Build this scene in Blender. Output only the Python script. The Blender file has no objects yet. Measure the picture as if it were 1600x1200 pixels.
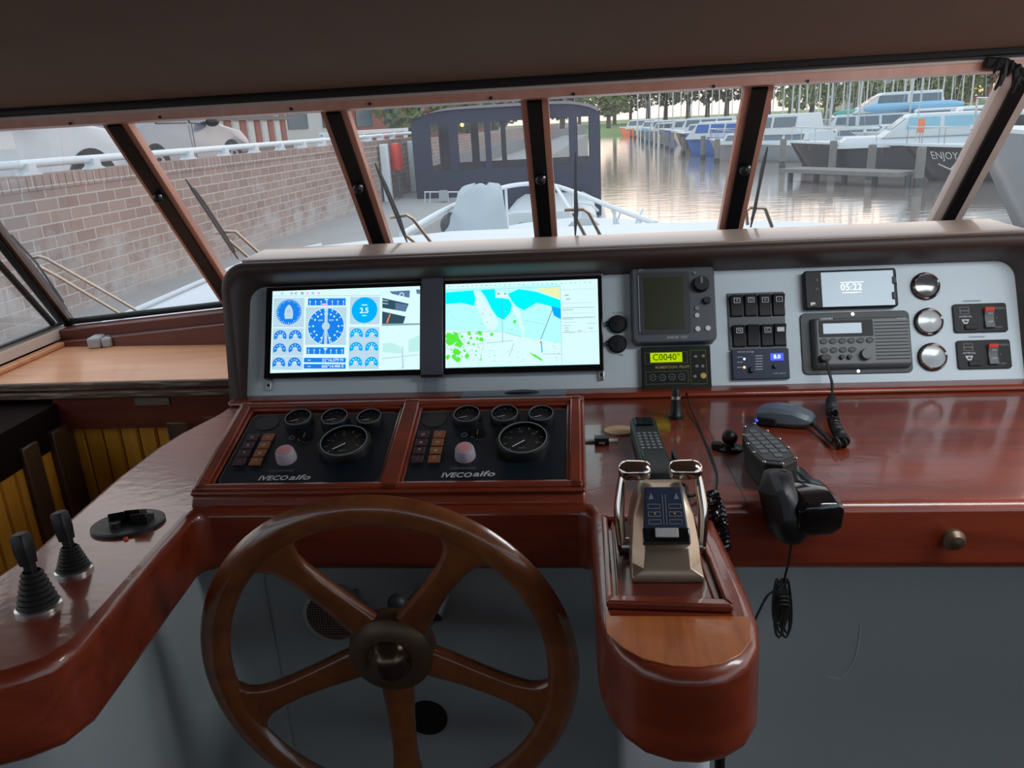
import bpy, math, random
from mathutils import Matrix, Vector
random.seed(7)
PI = math.pi
C = bpy.context.scene.collection
S = bpy.context.scene

# ---------------------------------------------------------------- camera
F = 1230.0                                     # focal length in pixels of the 1600x1200 frame
Yc = Vector((110, 415, -F)).normalized()       # the boat's forward axis seen by the camera
Xc = Vector((12600, 290, F)); Xc = (Xc - Xc.dot(Yc) * Yc).normalized()
Zc = Xc.cross(Yc)
EYE = Vector((0, 0, 1.55))
cam_data = bpy.data.cameras.new('camera')
cam = bpy.data.objects.new('camera', cam_data); C.objects.link(cam)
cam_data.sensor_width = 36; cam_data.lens = 36 * F / 1600
cam_data.clip_start = 0.05; cam_data.clip_end = 1000
cam.matrix_world = Matrix.Translation(EYE) @ Matrix((Xc, Yc, Zc)).to_4x4()
S.camera = cam

# ---------------------------------------------------------------- sky and exposure
S.view_settings.view_transform = 'Standard'
S.view_settings.look = 'None'
S.view_settings.gamma = 1
S.view_settings.use_curve_mapping = False
S.view_settings.exposure = 0.1
w = bpy.data.worlds.new('dusk_sky'); S.world = w; w.use_nodes = True
nt = w.node_tree; nt.nodes.clear()
out = nt.nodes.new('ShaderNodeOutputWorld'); bg = nt.nodes.new('ShaderNodeBackground')
tc = nt.nodes.new('ShaderNodeTexCoord'); sep = nt.nodes.new('ShaderNodeSeparateXYZ')
rm = nt.nodes.new('ShaderNodeValToRGB')
rm.color_ramp.elements[0].position = 0.0; rm.color_ramp.elements[0].color = (1.0, 0.76, 0.64, 1)
rm.color_ramp.elements[1].position = 1.0; rm.color_ramp.elements[1].color = (0.60, 0.70, 0.82, 1)
for p, c in ((0.10, (1.0, 0.82, 0.72)), (0.30, (0.90, 0.84, 0.82)), (0.6, (0.70, 0.76, 0.84))):
    e = rm.color_ramp.elements.new(p); e.color = (*c, 1)
nt.links.new(tc.outputs['Generated'], sep.inputs[0]); nt.links.new(sep.outputs['Z'], rm.inputs[0])
# the glow lies ahead of the boat; the sky astern is cool and blue
aft = nt.nodes.new('ShaderNodeMapRange'); aft.inputs[1].default_value = 0.35; aft.inputs[2].default_value = -0.6; aft.inputs[3].default_value = 0; aft.inputs[4].default_value = 1
mixs = nt.nodes.new('ShaderNodeMix'); mixs.data_type = 'RGBA'; mixs.inputs['B'].default_value = (0.62, 0.75, 0.86, 1)
nt.links.new(sep.outputs['Y'], aft.inputs[0]); nt.links.new(aft.outputs[0], mixs.inputs['Factor']); nt.links.new(rm.outputs[0], mixs.inputs['A'])
nt.links.new(mixs.outputs['Result'], bg.inputs[0]); nt.links.new(bg.outputs[0], out.inputs[0])
bg.inputs[1].default_value = 1.75

# rectangular area lights, added as fill for the helm
def area(name, loc, rot, sx, sy, power, col):
    l = bpy.data.lights.new(name, 'AREA'); l.shape = 'RECTANGLE'; l.size = sx; l.size_y = sy
    l.energy = power; l.color = col
    o = bpy.data.objects.new(name, l); C.objects.link(o); o.location = loc; o.rotation_euler = rot
    return o
# added fill light over the right of the helm; no hatch is built
area('helm_fill_light', (1.00, 0.96, 1.75), (math.radians(9), 0, 0), 0.8, 0.3, 12.0, (0.92, 0.97, 1.0))
area('aft_fill_light', (-0.3, -1.6, 1.75), (math.radians(60), 0, 0), 1.6, 0.5, 0.6, (1.0, 0.94, 0.88))  # weak added fill from behind the helm, no fitted lamp

# ---------------------------------------------------------------- pixel rays and working planes
def ray(px, py):
    v = Vector((px - 800, 600 - py, -F))
    return Vector((Xc.dot(v), Yc.dot(v), Zc.dot(v)))
def on(px, py, p, n):
    r = ray(px, py); n = Vector(n); t = (Vector(p) - EYE).dot(n) / r.dot(n)
    return EYE + t * r
def atz(px, py, z): return on(px, py, (0, 0, z), (0, 0, 1))
def aty(px, py, y): return on(px, py, (0, y, 0), (0, 1, 0))
def atx(px, py, x): return on(px, py, (x, 0, 0), (1, 0, 0))
def frame(o, ang):
    """plane through o holding the X axis, its v axis raised by ang degrees from forward"""
    a = math.radians(ang)
    M = Matrix(((1, 0, 0), (0, math.cos(a), math.sin(a)), (0, -math.sin(a), math.cos(a)))).transposed().to_4x4()
    M.translation = Vector(o)
    return M
FD = frame((0, 1.05, 1.009), -5)       # desk top
FP = frame((0, 1.70, 0.953), 64)       # upright instrument panel
FG = frame((0, 1.06, 1.024), 17)       # sloped engine gauge box
FW = frame((0, 2.15, 1.27), -50.3 + 180)   # windscreen (v runs up and aft)
def uv(FR, px, py, h=0.0):
    n = FR.to_3x3().col[2]
    p = on(px, py, FR.translation + n * h, n)
    q = FR.inverted() @ p
    return q.x, q.y
def rect(FR, x0, y0, x1, y1, h=0.0):
    """u0, v0, u1, v1 of a rectangle on the plane from its pixel box"""
    xm, ym = (x0 + x1) / 2, (y0 + y1) / 2
    return uv(FR, x0, ym, h)[0], uv(FR, xm, y1, h)[1], uv(FR, x1, ym, h)[0], uv(FR, xm, y0, h)[1]

# ---------------------------------------------------------------- materials
MATS = {}
def new_mat(name):
    m = bpy.data.materials.new(name); m.use_nodes = True; MATS[name] = m
    return m, m.node_tree, m.node_tree.nodes['Principled BSDF']
def mat(name, col, rough=0.5, metal=0.0, coat=0.0, emit=None, es=1.0, noise=0.0, nscale=60, bump=0.0, spec=0.5):
    m, t, b = new_mat(name)
    b.inputs['Base Color'].default_value = (*col, 1)
    b.inputs['Roughness'].default_value = rough
    b.inputs['Metallic'].default_value = metal
    b.inputs['Coat Weight'].default_value = coat
    b.inputs['Coat Roughness'].default_value = 0.08
    b.inputs['Specular IOR Level'].default_value = spec
    if emit:
        b.inputs['Emission Color'].default_value = (*emit, 1); b.inputs['Emission Strength'].default_value = es
    if noise or bump:
        c = t.nodes.new('ShaderNodeTexCoord'); n = t.nodes.new('ShaderNodeTexNoise')
        n.inputs['Scale'].default_value = nscale; n.inputs['Detail'].default_value = 5
        t.links.new(c.outputs['Object'], n.inputs['Vector'])
        if noise:
            mx = t.nodes.new('ShaderNodeMix'); mx.data_type = 'RGBA'
            mx.inputs['A'].default_value = (*[v * (1 - noise) for v in col], 1)
            mx.inputs['B'].default_value = (*[min(1, v * (1 + noise)) for v in col], 1)
            t.links.new(n.outputs['Fac'], mx.inputs['Factor']); t.links.new(mx.outputs['Result'], b.inputs['Base Color'])
        if bump:
            bp = t.nodes.new('ShaderNodeBump'); bp.inputs['Strength'].default_value = bump; bp.inputs['Distance'].default_value = 0.002
            t.links.new(n.outputs['Fac'], bp.inputs['Height']); t.links.new(bp.outputs[0], b.inputs['Normal'])
    return m
def wood(name, c1, c2, rough=0.25, coat=0.6, stretch=(1.2, 14, 14), scale=3.0, bump=0.12, spec=0.5, wear=None):
    m, t, b = new_mat(name)
    c = t.nodes.new('ShaderNodeTexCoord'); mp = t.nodes.new('ShaderNodeMapping'); mp.inputs['Scale'].default_value = stretch
    n = t.nodes.new('ShaderNodeTexNoise'); n.inputs['Scale'].default_value = scale; n.inputs['Detail'].default_value = 8
    n.inputs['Roughness'].default_value = 0.65; n.inputs['Distortion'].default_value = 0.6
    r = t.nodes.new('ShaderNodeValToRGB'); r.color_ramp.elements[0].position = 0.32; r.color_ramp.elements[1].position = 0.68
    r.color_ramp.elements[0].color = (*c1, 1); r.color_ramp.elements[1].color = (*c2, 1)
    t.links.new(c.outputs['Object'], mp.inputs[0]); t.links.new(mp.outputs[0], n.inputs['Vector']); t.links.new(n.outputs['Fac'], r.inputs[0])
    colout = r.outputs[0]
    if wear:
        n3 = t.nodes.new('ShaderNodeTexNoise'); n3.inputs['Scale'].default_value = 7; n3.inputs['Detail'].default_value = 7
        r3 = t.nodes.new('ShaderNodeValToRGB'); r3.color_ramp.elements[0].position = 0.5; r3.color_ramp.elements[1].position = 0.62
        mx = t.nodes.new('ShaderNodeMix'); mx.data_type = 'RGBA'; mx.inputs['B'].default_value = (*wear, 1)
        t.links.new(mp.outputs[0], n3.inputs['Vector']); t.links.new(n3.outputs['Fac'], r3.inputs[0]); t.links.new(r3.outputs[0], mx.inputs['Factor'])
        t.links.new(colout, mx.inputs['A']); colout = mx.outputs['Result']
    t.links.new(colout, b.inputs['Base Color'])
    b.inputs['Roughness'].default_value = rough; b.inputs['Coat Weight'].default_value = coat; b.inputs['Coat Roughness'].default_value = 0.1
    b.inputs['Specular IOR Level'].default_value = spec
    n2 = t.nodes.new('ShaderNodeTexNoise'); n2.inputs['Scale'].default_value = 38; n2.inputs['Detail'].default_value = 3
    bp = t.nodes.new('ShaderNodeBump'); bp.inputs['Strength'].default_value = bump; bp.inputs['Distance'].default_value = 0.004
    t.links.new(c.outputs['Object'], n2.inputs['Vector']); t.links.new(n2.outputs['Fac'], bp.inputs['Height'])
    t.links.new(bp.outputs[0], b.inputs['Normal']); t.links.new(bp.outputs[0], b.inputs['Coat Normal'])
    return m
def emis(name, col, s=1.0):
    m = bpy.data.materials.new(name); m.use_nodes = True; MATS[name] = m; t = m.node_tree; t.nodes.clear()
    o = t.nodes.new('ShaderNodeOutputMaterial'); e = t.nodes.new('ShaderNodeEmission')
    e.inputs[0].default_value = (*col, 1); e.inputs[1].default_value = s; t.links.new(e.outputs[0], o.inputs[0])
    return m
def glass(name, tint=(1, 1, 1), veil=0.0, veil_col=(0.9, 0.92, 0.95), refl=0.05, speckle=True):
    """thin pane: transparent, faintly mirroring, with an optional film of dirt that scatters daylight"""
    m = bpy.data.materials.new(name); m.use_nodes = True; MATS[name] = m; t = m.node_tree; t.nodes.clear()
    o = t.nodes.new('ShaderNodeOutputMaterial'); tr = t.nodes.new('ShaderNodeBsdfTransparent'); tr.inputs[0].default_value = (*tint, 1)
    gl = t.nodes.new('ShaderNodeBsdfGlossy'); gl.inputs['Roughness'].default_value = 0.02
    lw = t.nodes.new('ShaderNodeFresnel'); lw.inputs['IOR'].default_value = 1.3
    mm = t.nodes.new('ShaderNodeMath'); mm.operation = 'MULTIPLY'; mm.inputs[1].default_value = refl * 10
    m1 = t.nodes.new('ShaderNodeMixShader')
    t.links.new(lw.outputs[0], mm.inputs[0]); t.links.new(mm.outputs[0], m1.inputs[0])
    t.links.new(tr.outputs[0], m1.inputs[1]); t.links.new(gl.outputs[0], m1.inputs[2])
    last = m1
    if veil:
        tl = t.nodes.new('ShaderNodeBsdfTranslucent'); tl.inputs[0].default_value = (*veil_col, 1)
        m2 = t.nodes.new('ShaderNodeMixShader'); m2.inputs[0].default_value = veil
        if speckle:
            c = t.nodes.new('ShaderNodeTexCoord'); v = t.nodes.new('ShaderNodeTexVoronoi'); v.inputs['Scale'].default_value = 110
            n = t.nodes.new('ShaderNodeTexNoise'); n.inputs['Scale'].default_value = 5; n.inputs['Detail'].default_value = 6
            r = t.nodes.new('ShaderNodeMapRange'); r.inputs[1].default_value = 0.10; r.inputs[2].default_value = 0.16; r.inputs[3].default_value = 0.30; r.inputs[4].default_value = 0.0
            r2 = t.nodes.new('ShaderNodeMapRange'); r2.inputs[1].default_value = 0.52; r2.inputs[2].default_value = 0.75; r2.inputs[3].default_value = 0; r2.inputs[4].default_value = 1
            a = t.nodes.new('ShaderNodeMath'); a.operation = 'MULTIPLY'; b = t.nodes.new('ShaderNodeMath'); b.operation = 'ADD'; b.inputs[1].default_value = veil
            t.links.new(c.outputs['Object'], v.inputs['Vector']); t.links.new(c.outputs['Object'], n.inputs['Vector'])
            t.links.new(v.outputs['Distance'], r.inputs[0]); t.links.new(n.outputs['Fac'], r2.inputs[0])
            t.links.new(r.outputs[0], a.inputs[0]); t.links.new(r2.outputs[0], a.inputs[1]); t.links.new(a.outputs[0], b.inputs[0]); t.links.new(b.outputs[0], m2.inputs[0])
        t.links.new(m1.outputs[0], m2.inputs[1]); t.links.new(tl.outputs[0], m2.inputs[2]); last = m2
    t.links.new(last.outputs[0], o.inputs[0])
    return m

wood('mahogany', (0.125, 0.015, 0.005), (0.25, 0.036, 0.011), rough=0.38, coat=0.65, stretch=(1.0, 9, 9), scale=2.6, bump=0.10)
wood('mahogany_arm', (0.09, 0.018, 0.008), (0.19, 0.040, 0.016), rough=0.4, coat=0.8, stretch=(9, 1.2, 9), scale=3.0, bump=0.45)
wood('wheel_teak', (0.125, 0.036, 0.011), (0.235, 0.070, 0.022), rough=0.28, coat=0.7, stretch=(5, 5, 5), scale=4, bump=0.06)
wood('pod_teak', (0.30, 0.075, 0.016), (0.50, 0.15, 0.036), rough=0.4, coat=0.35, stretch=(14, 1.2, 9), scale=3, bump=0.08)
wood('shelf_wood', (0.58, 0.23, 0.10), (0.70, 0.34, 0.17), rough=0.45, coat=0.15, stretch=(1, 10, 8), scale=2, bump=0.03)
wood('worn_edge', (0.05, 0.022, 0.012), (0.13, 0.07, 0.04), rough=0.7, coat=0, stretch=(1.5, 20, 25), scale=5, bump=0.4, wear=(0.25, 0.19, 0.13))
wood('pine_board', (0.60, 0.24, 0.02), (0.80, 0.38, 0.045), rough=0.4, coat=0.2, stretch=(10, 10, 0.8), scale=2, bump=0.05)
wood('dark_post', (0.05, 0.022, 0.01), (0.11, 0.05, 0.022), rough=0.5, coat=0.1, stretch=(10, 10, 1), scale=3, bump=0.1)
wood('frame_wood', (0.58, 0.25, 0.17), (0.68, 0.33, 0.24), rough=0.4, coat=0.2, stretch=(12, 2, 2), scale=2, bump=0.04)
wood('deep_red_wood', (0.085, 0.014, 0.009), (0.15, 0.028, 0.016), rough=0.35, coat=0.4, stretch=(1, 9, 9), scale=3, bump=0.08)
mat('frame_wood_pale', (0.60, 0.48, 0.42), 0.6, noise=0.1, nscale=20)
mat('headliner', (0.24, 0.165, 0.125), 0.95, noise=0.08, nscale=9, bump=0.3, spec=0.1)
mat('black_rubber', (0.006, 0.006, 0.006), 0.6)
mat('black_gloss', (0.006, 0.006, 0.007), 0.12, coat=0.3)
mat('black_plastic', (0.006, 0.006, 0.007), 0.45, spec=0.4)
mat('charcoal_plastic', (0.032, 0.036, 0.040), 0.5, noise=0.05, nscale=300)
mat('radar_grey', (0.075, 0.085, 0.10), 0.5)
mat('radar_edge', (0.30, 0.32, 0.34), 0.5)
mat('hood_vinyl', (0.045, 0.024, 0.018), 0.55, noise=0.1, nscale=200, bump=0.15)
mat('hood_top', (0.36, 0.25, 0.20), 0.35, coat=0.6, noise=0.05, nscale=40)
mat('panel_blue_grey', (0.58, 0.66, 0.71), 0.6, noise=0.04, nscale=220, bump=0.1)
mat('console_panel', (0.36, 0.40, 0.415), 0.55, noise=0.05, nscale=160, bump=0.1)
mat('scratch', (0.6, 0.62, 0.62), 0.8)
mat('chrome', (0.62, 0.57, 0.53), 0.12, metal=1)
mat('steel', (0.6, 0.6, 0.58), 0.3, metal=1)
mat('steel_tan', (0.55, 0.46, 0.36), 0.35, metal=1)
mat('champagne_metal', (0.42, 0.33, 0.25), 0.38, metal=0.85)
mat('bronze', (0.13, 0.085, 0.055), 0.42, metal=0.6, noise=0.15, nscale=30)
mat('dark_bronze', (0.10, 0.07, 0.05), 0.25, metal=0.8)
mat('white_paint', (0.66, 0.69, 0.71), 0.4)
mat('deck_white', (0.60, 0.64, 0.68), 0.45, noise=0.03, nscale=5)
mat('white_plastic', (0.7, 0.7, 0.7), 0.5)
mat('print_white', (0.55, 0.57, 0.58), 0.6)
mat('print_dim', (0.20, 0.21, 0.22), 0.6)
mat('print_dark', (0.04, 0.045, 0.05), 0.6)
mat('print_yellow', (0.55, 0.40, 0.08), 0.6)
mat('print_olive', (0.16, 0.16, 0.05), 0.6)
mat('pilot_black', (0.010, 0.014, 0.010), 0.55, spec=0.2)
mat('remote_blue', (0.02, 0.032, 0.065), 0.5, spec=0.3)
mat('rocker_black', (0.008, 0.008, 0.009), 0.5, spec=0.3)
mat('dial_black', (0.012, 0.012, 0.014), 0.45)
mat('engine_plate', (0.006, 0.012, 0.019), 0.35, coat=0.1)
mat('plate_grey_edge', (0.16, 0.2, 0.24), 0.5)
mat('pink_rubber', (0.62, 0.27, 0.27), 0.5)
mat('mauve_rubber', (0.42, 0.36, 0.42), 0.5)
mat('amber_lens', (0.26, 0.09, 0.035), 0.35)
mat('maroon_lens', (0.055, 0.022, 0.028), 0.35)
mat('red_plastic', (0.65, 0.05, 0.03), 0.4)
mat('grey_plastic', (0.10, 0.107, 0.112), 0.45)
mat('light_grey_plastic', (0.42, 0.41, 0.40), 0.55)
mat('mic_blue_grey', (0.05, 0.065, 0.085), 0.4)
mat('handset_black', (0.007, 0.011, 0.012), 0.5, spec=0.35)
mat('mic_shell', (0.10, 0.125, 0.15), 0.4)
mat('cork', (0.50, 0.33, 0.18), 0.8, noise=0.15, nscale=200)
mat('gauge_glass', (0.33, 0.36, 0.37), 0.25, coat=0.6)
mat('gauge_glass_dark', (0.05, 0.055, 0.06), 0.15, coat=0.8)
mat('lcd_off', (0.035, 0.04, 0.022), 0.3)
mat('lcd_grey', (0.30, 0.38, 0.44), 0.4, emit=(0.5, 0.62, 0.7), es=0.35)
mat('lintel_shade', (0.010, 0.004, 0.003), 0.9, spec=0.1)  # near-black red that stands in for shade below the shelf
mat('tape', (0.14, 0.10, 0.065), 0.7)
mat('acrylic_grey', (0.10, 0.105, 0.13), 0.3, coat=0.4)
glass('clear_acrylic', tint=(0.93, 0.94, 0.95), veil=0.06, refl=0.09, speckle=False)
glass('window_glass', tint=(0.97, 0.98, 0.98), veil=0.022, refl=0.012)
emis('scr_white', (0.70, 0.97, 1.0), 0.95)
emis('scr_bg', (0.52, 0.74, 0.88), 0.9)
emis('scr_cell', (0.45, 0.60, 0.72), 0.9)
emis('scr_blue', (0.01, 0.21, 0.80), 1.0)
emis('scr_sky', (0.0, 0.42, 0.98), 1.0)
emis('scr_cyan', (0.0, 0.88, 1.0), 1.0)
emis('scr_pale', (0.45, 0.97, 1.0), 1.0)
emis('scr_mint', (0.52, 0.88, 0.84), 0.95)
emis('scr_green', (0.10, 0.85, 0.05), 0.95)
emis('scr_dark', (0.03, 0.08, 0.12), 1.0)
emis('scr_mid', (0.10, 0.18, 0.32), 1.0)
emis('scr_grey', (0.25, 0.38, 0.42), 1.0)
emis('scr_pink', (0.85, 0.45, 0.75), 1.0)
emis('scr_red', (0.85, 0.20, 0.10), 1.0)
emis('scr_yellow', (0.80, 0.85, 0.45), 1.0)
emis('lcd_lime', (0.42, 0.62, 0.0), 1.0)
emis('lcd_ink', (0.05, 0.09, 0.0), 1.0)
emis('led_blue', (0.03, 0.05, 1.0), 3.0)
emis('led_digits', (0.55, 0.7, 1.0), 2.0)
emis('led_cyan', (0.4, 0.7, 1.0), 2.0)
emis('led_amber', (1.0, 0.65, 0.25), 2.5)
emis('lamp_amber', (1.0, 0.6, 0.2), 2.0)
emis('clock_digits', (0.9, 0.97, 1.0), 1.5)

# ---------------------------------------------------------------- mesh building
TXT = {}
def text_mesh(s):
    if s not in TXT:
        cu = bpy.data.curves.new('lettering', 'FONT'); cu.body = s; cu.size = 1; cu.resolution_u = 2
        cu.align_x = 'CENTER'; cu.align_y = 'CENTER'
        o = bpy.data.objects.new('lettering', cu); C.objects.link(o)
        dg = bpy.context.evaluated_depsgraph_get(); me = bpy.data.meshes.new_from_object(o.evaluated_get(dg))
        TXT[s] = ([tuple(v.co) for v in me.vertices], [tuple(p.vertices) for p in me.polygons])
        bpy.data.objects.remove(o); bpy.data.curves.remove(cu); bpy.data.meshes.remove(me)
    return TXT[s]
class MB:
    def __init__(s, m='black_plastic'):
        s.v = []; s.f = []; s.mi = []; s.names = []; s.X = Matrix.Identity(4); s.use(m)
    def use(s, m):
        if m not in s.names: s.names.append(m)
        s.cur = s.names.index(m); return s
    def at(s, M=None): s.X = M or Matrix.Identity(4); return s
    def add(s, vs, fs):
        b = len(s.v); s.v += [tuple(s.X @ Vector(v)) for v in vs]
        for f in fs: s.f.append(tuple(b + i for i in f)); s.mi.append(s.cur)
        return s
    def box(s, x0, y0, z0, x1, y1, z1):
        return s.add([(x0, y0, z0), (x1, y0, z0), (x1, y1, z0), (x0, y1, z0), (x0, y0, z1), (x1, y0, z1), (x1, y1, z1), (x0, y1, z1)],
                     [(0, 3, 2, 1), (4, 5, 6, 7), (0, 1, 5, 4), (1, 2, 6, 5), (2, 3, 7, 6), (3, 0, 4, 7)])
    def poly(s, pts, z=0.0): return s.add([(x, y, z) for x, y in pts], [tuple(range(len(pts)))])
    def prism(s, pts, z0, z1, top_scale=None):
        n = len(pts); a = sum(pts[i][0] * pts[(i + 1) % n][1] - pts[(i + 1) % n][0] * pts[i][1] for i in range(n))
        if a < 0: pts = pts[::-1]
        tp = pts
        if top_scale:
            cx = sum(p[0] for p in pts) / n; cy = sum(p[1] for p in pts) / n
            tp = [(cx + (x - cx) * top_scale, cy + (y - cy) * top_scale) for x, y in pts]
        return s.add([(x, y, z0) for x, y in pts] + [(x, y, z1) for x, y in tp],
                     [tuple(range(n - 1, -1, -1)), tuple(range(n, 2 * n))] + [(i, (i + 1) % n, n + (i + 1) % n, n + i) for i in range(n)])
    def loft(s, rings, cap=True, closed=True):
        n = len(rings[0]); vs = [p for r in rings for p in r]; fs = []
        for k in range(len(rings) - 1):
            for i in range(n if closed else n - 1):
                j = (i + 1) % n; fs.append((k * n + i, k * n + j, (k + 1) * n + j, (k + 1) * n + i))
        if cap: fs += [tuple(range(n - 1, -1, -1)), tuple((len(rings) - 1) * n + i for i in range(n))]
        return s.add(vs, fs)
    def cyl(s, cx, cy, z0, z1, r, r2=None, n=28):
        r2 = r if r2 is None else r2
        R = [[(cx + q * math.cos(2 * PI * i / n), cy + q * math.sin(2 * PI * i / n), z) for i in range(n)] for q, z in ((r, z0), (r2, z1))]
        return s.loft(R)
    def lathe(s, prof, cx=0, cy=0, n=32, closed=False, cap=False):
        rings = [[(cx + r * math.cos(2 * PI * i / n), cy + r * math.sin(2 * PI * i / n), z) for i in range(n)] for r, z in prof]
        if closed: rings.append(rings[0])
        return s.loft(rings, cap=cap)
    def ring(s, cx, cy, z0, z1, ri, ro, n=32):
        return s.lathe([(ri, z0), (ro, z0), (ro, z1), (ri, z1)], cx, cy, n, closed=True)
    def ball(s, c, r, n=16, sz=1.0, m=10):
        c = Vector(c)
        return s.loft([[(c.x + r * math.sin(PI * k / m) * math.cos(2 * PI * i / n), c.y + r * math.sin(PI * k / m) * math.sin(2 * PI * i / n), c.z - sz * r * math.cos(PI * k / m)) for i in range(n)]
                       for k in [0.02] + list(range(1, m)) + [m - 0.02]])
    def tube(s, pts, r, n=8, closed=False, cap=True):
        P = [Vector(p) for p in pts]; L = len(P); rings = []; up = None
        for i, p in enumerate(P):
            if closed: d = P[(i + 1) % L] - P[i - 1]
            else: d = P[min(i + 1, L - 1)] - P[max(i - 1, 0)]
            if d.length < 1e-9: d = Vector((0, 0, 1))
            d.normalize()
            if up is None:
                up = Vector((0, 0, 1)) if abs(d.z) < 0.9 else Vector((1, 0, 0))
            a = (up - up.dot(d) * d)
            if a.length < 1e-5: a = d.orthogonal()
            a.normalize(); up = a; b = d.cross(a)
            q = r[i] if isinstance(r, (list, tuple)) else r
            rings.append([tuple(p + q * (math.cos(2 * PI * k / n) * a + math.sin(2 * PI * k / n) * b)) for k in range(n)])
        if closed: rings.append(rings[0])
        return s.loft(rings, cap=cap and not closed)
    def text(s, t, x, y, z, size, slant=0.0, wide=1.0, bold=0.0):
        vs, fs = text_mesh(t)
        offs = [(0, 0)] if not bold else [(-bold, 0), (bold, 0), (0, bold), (0, -bold)]
        for k, (dx, dy) in enumerate(offs):
            s.add([(x + (vx * wide + slant * vy + dx) * size, y + (vy + dy) * size, z + k * 1e-5) for vx, vy, _ in vs], fs)
        return s
    def text_fit(s, t, x, y, z, width, height, slant=0.0, bold=0.0):
        vs, fs = text_mesh(t); a, b = min(v[0] for v in vs), max(v[0] for v in vs); c, d = min(v[1] for v in vs), max(v[1] for v in vs)
        kx, ky = width / (b - a), height / (d - c)
        for k, (dx, dy) in enumerate([(0, 0)] if not bold else [(-bold, 0), (bold, 0), (0, bold), (0, -bold)]):
            s.add([(x + (vx - (a + b) / 2) * kx + slant * (vy - (c + d) / 2) * ky + dx, y + (vy - (c + d) / 2) * ky + dy, z + k * 1e-5) for vx, vy, _ in vs], fs)
        return s
    def build(s, name, parent=None, M=None, smooth=35, bevel=0.0, seg=2, mods=None):
        me = bpy.data.meshes.new(name); me.from_pydata(s.v, [], s.f)
        for n in s.names: me.materials.append(MATS[n])
        me.polygons.foreach_set('material_index', s.mi)
        me.update()
        if smooth:
            me.polygons.foreach_set('use_smooth', [True] * len(me.polygons)); me.set_sharp_from_angle(angle=math.radians(smooth))
        o = bpy.data.objects.new(name, me); C.objects.link(o)
        if parent: o.parent = parent
        if M is not None:
            if parent: o.matrix_local = M
            else: o.matrix_world = M
        if bevel:
            b = o.modifiers.new('edge', 'BEVEL'); b.width = bevel; b.segments = seg; b.limit_method = 'ANGLE'; b.angle_limit = math.radians(40)
            b.harden_normals = False
        return o
def lab(t, m, txt, x, y, z, size, **k):
    return MB(m).text(txt, x, y, z, size, **k).build('lettering', t, smooth=0)
def rrect(x0, y0, x1, y1, r, n=5):
    pts = []
    for cx, cy, a0 in ((x1 - r, y1 - r, 0), (x0 + r, y1 - r, 90), (x0 + r, y0 + r, 180), (x1 - r, y0 + r, 270)):
        for k in range(n + 1):
            a = math.radians(a0 + 90 * k / n); pts.append((cx + r * math.cos(a), cy + r * math.sin(a)))
    return pts
def tag(o, label=None, cat=None, group=None, kind=None):
    if label: o['label'] = label
    if cat: o['category'] = cat
    if group: o['group'] = group
    if kind: o['kind'] = kind
    return o
def thing(name, label, cat, M=None, group=None, kind=None):
    o = bpy.data.objects.new(name, None); C.objects.link(o); o.empty_display_size = 0.05
    if M is not None: o.matrix_world = M
    return tag(o, label, cat, group, kind)
def TM(FR, u, v, h=0.0, rz=0.0): return FR @ Matrix.Translation((u, v, h)) @ Matrix.Rotation(rz, 4, 'Z')
def copy_tree(o, parent=None):
    c = o.copy(); C.objects.link(c); c.parent = parent
    for ch in [x for x in bpy.data.objects if x.parent == o]: copy_tree(ch, c)
    return c
def coil_pts(path, R, turns, steps=10):
    P = [Vector(p) for p in path]; seg = [0]
    for i in range(1, len(P)): seg.append(seg[-1] + (P[i] - P[i - 1]).length)
    T = seg[-1]; N = turns * steps; res = []; up = None
    for k in range(N + 1):
        s_ = T * k / N; i = 1
        while i < len(P) - 1 and seg[i] < s_: i += 1
        t = (s_ - seg[i - 1]) / max(1e-9, seg[i] - seg[i - 1]); p = P[i - 1].lerp(P[i], t); d = (P[i] - P[i - 1]).normalized()
        if up is None: up = d.orthogonal()
        a = (up - up.dot(d) * d).normalized(); up = a; b = d.cross(a); an = 2 * PI * k / steps
        res.append(p + R * (math.cos(an) * a + math.sin(an) * b))
    return res
def smooth_path(pts, n=8):
    P = [Vector(p) for p in pts]; P = [P[0]] + P + [P[-1]]; r = []
    for i in range(1, len(P) - 2):
        for k in range(n):
            t = k / n; a, b, c, d = P[i - 1:i + 3]
            r.append(0.5 * ((2 * b) + (c - a) * t + (2 * a - 5 * b + 4 * c - d) * t * t + (3 * b - 3 * c + d - a) * t ** 3))
    return r + [P[-2]]
# ================================================================ the wheelhouse shell
XL, XR = -1.69, 1.53
def wp(px, py, h=0.0):                     # a point on the windscreen plane
    n = FW.to_3x3().col[2]
    return on(px, py, FW.translation + n * h, n)
Wv = FW.to_3x3().col[1]; Wn = FW.to_3x3().col[2]
W0v = FW.translation
def wpt(x, z, h=0.0):                      # windscreen point from x and height
    t = (z - W0v.z) / Wv.z
    return Vector((x, 0, 0)) + Vector((0, W0v.y, W0v.z)) + Wv * t + Wn * h
# outward side of the windscreen plane
OUT = 1 if Wn.y > 0 else -1

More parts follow.
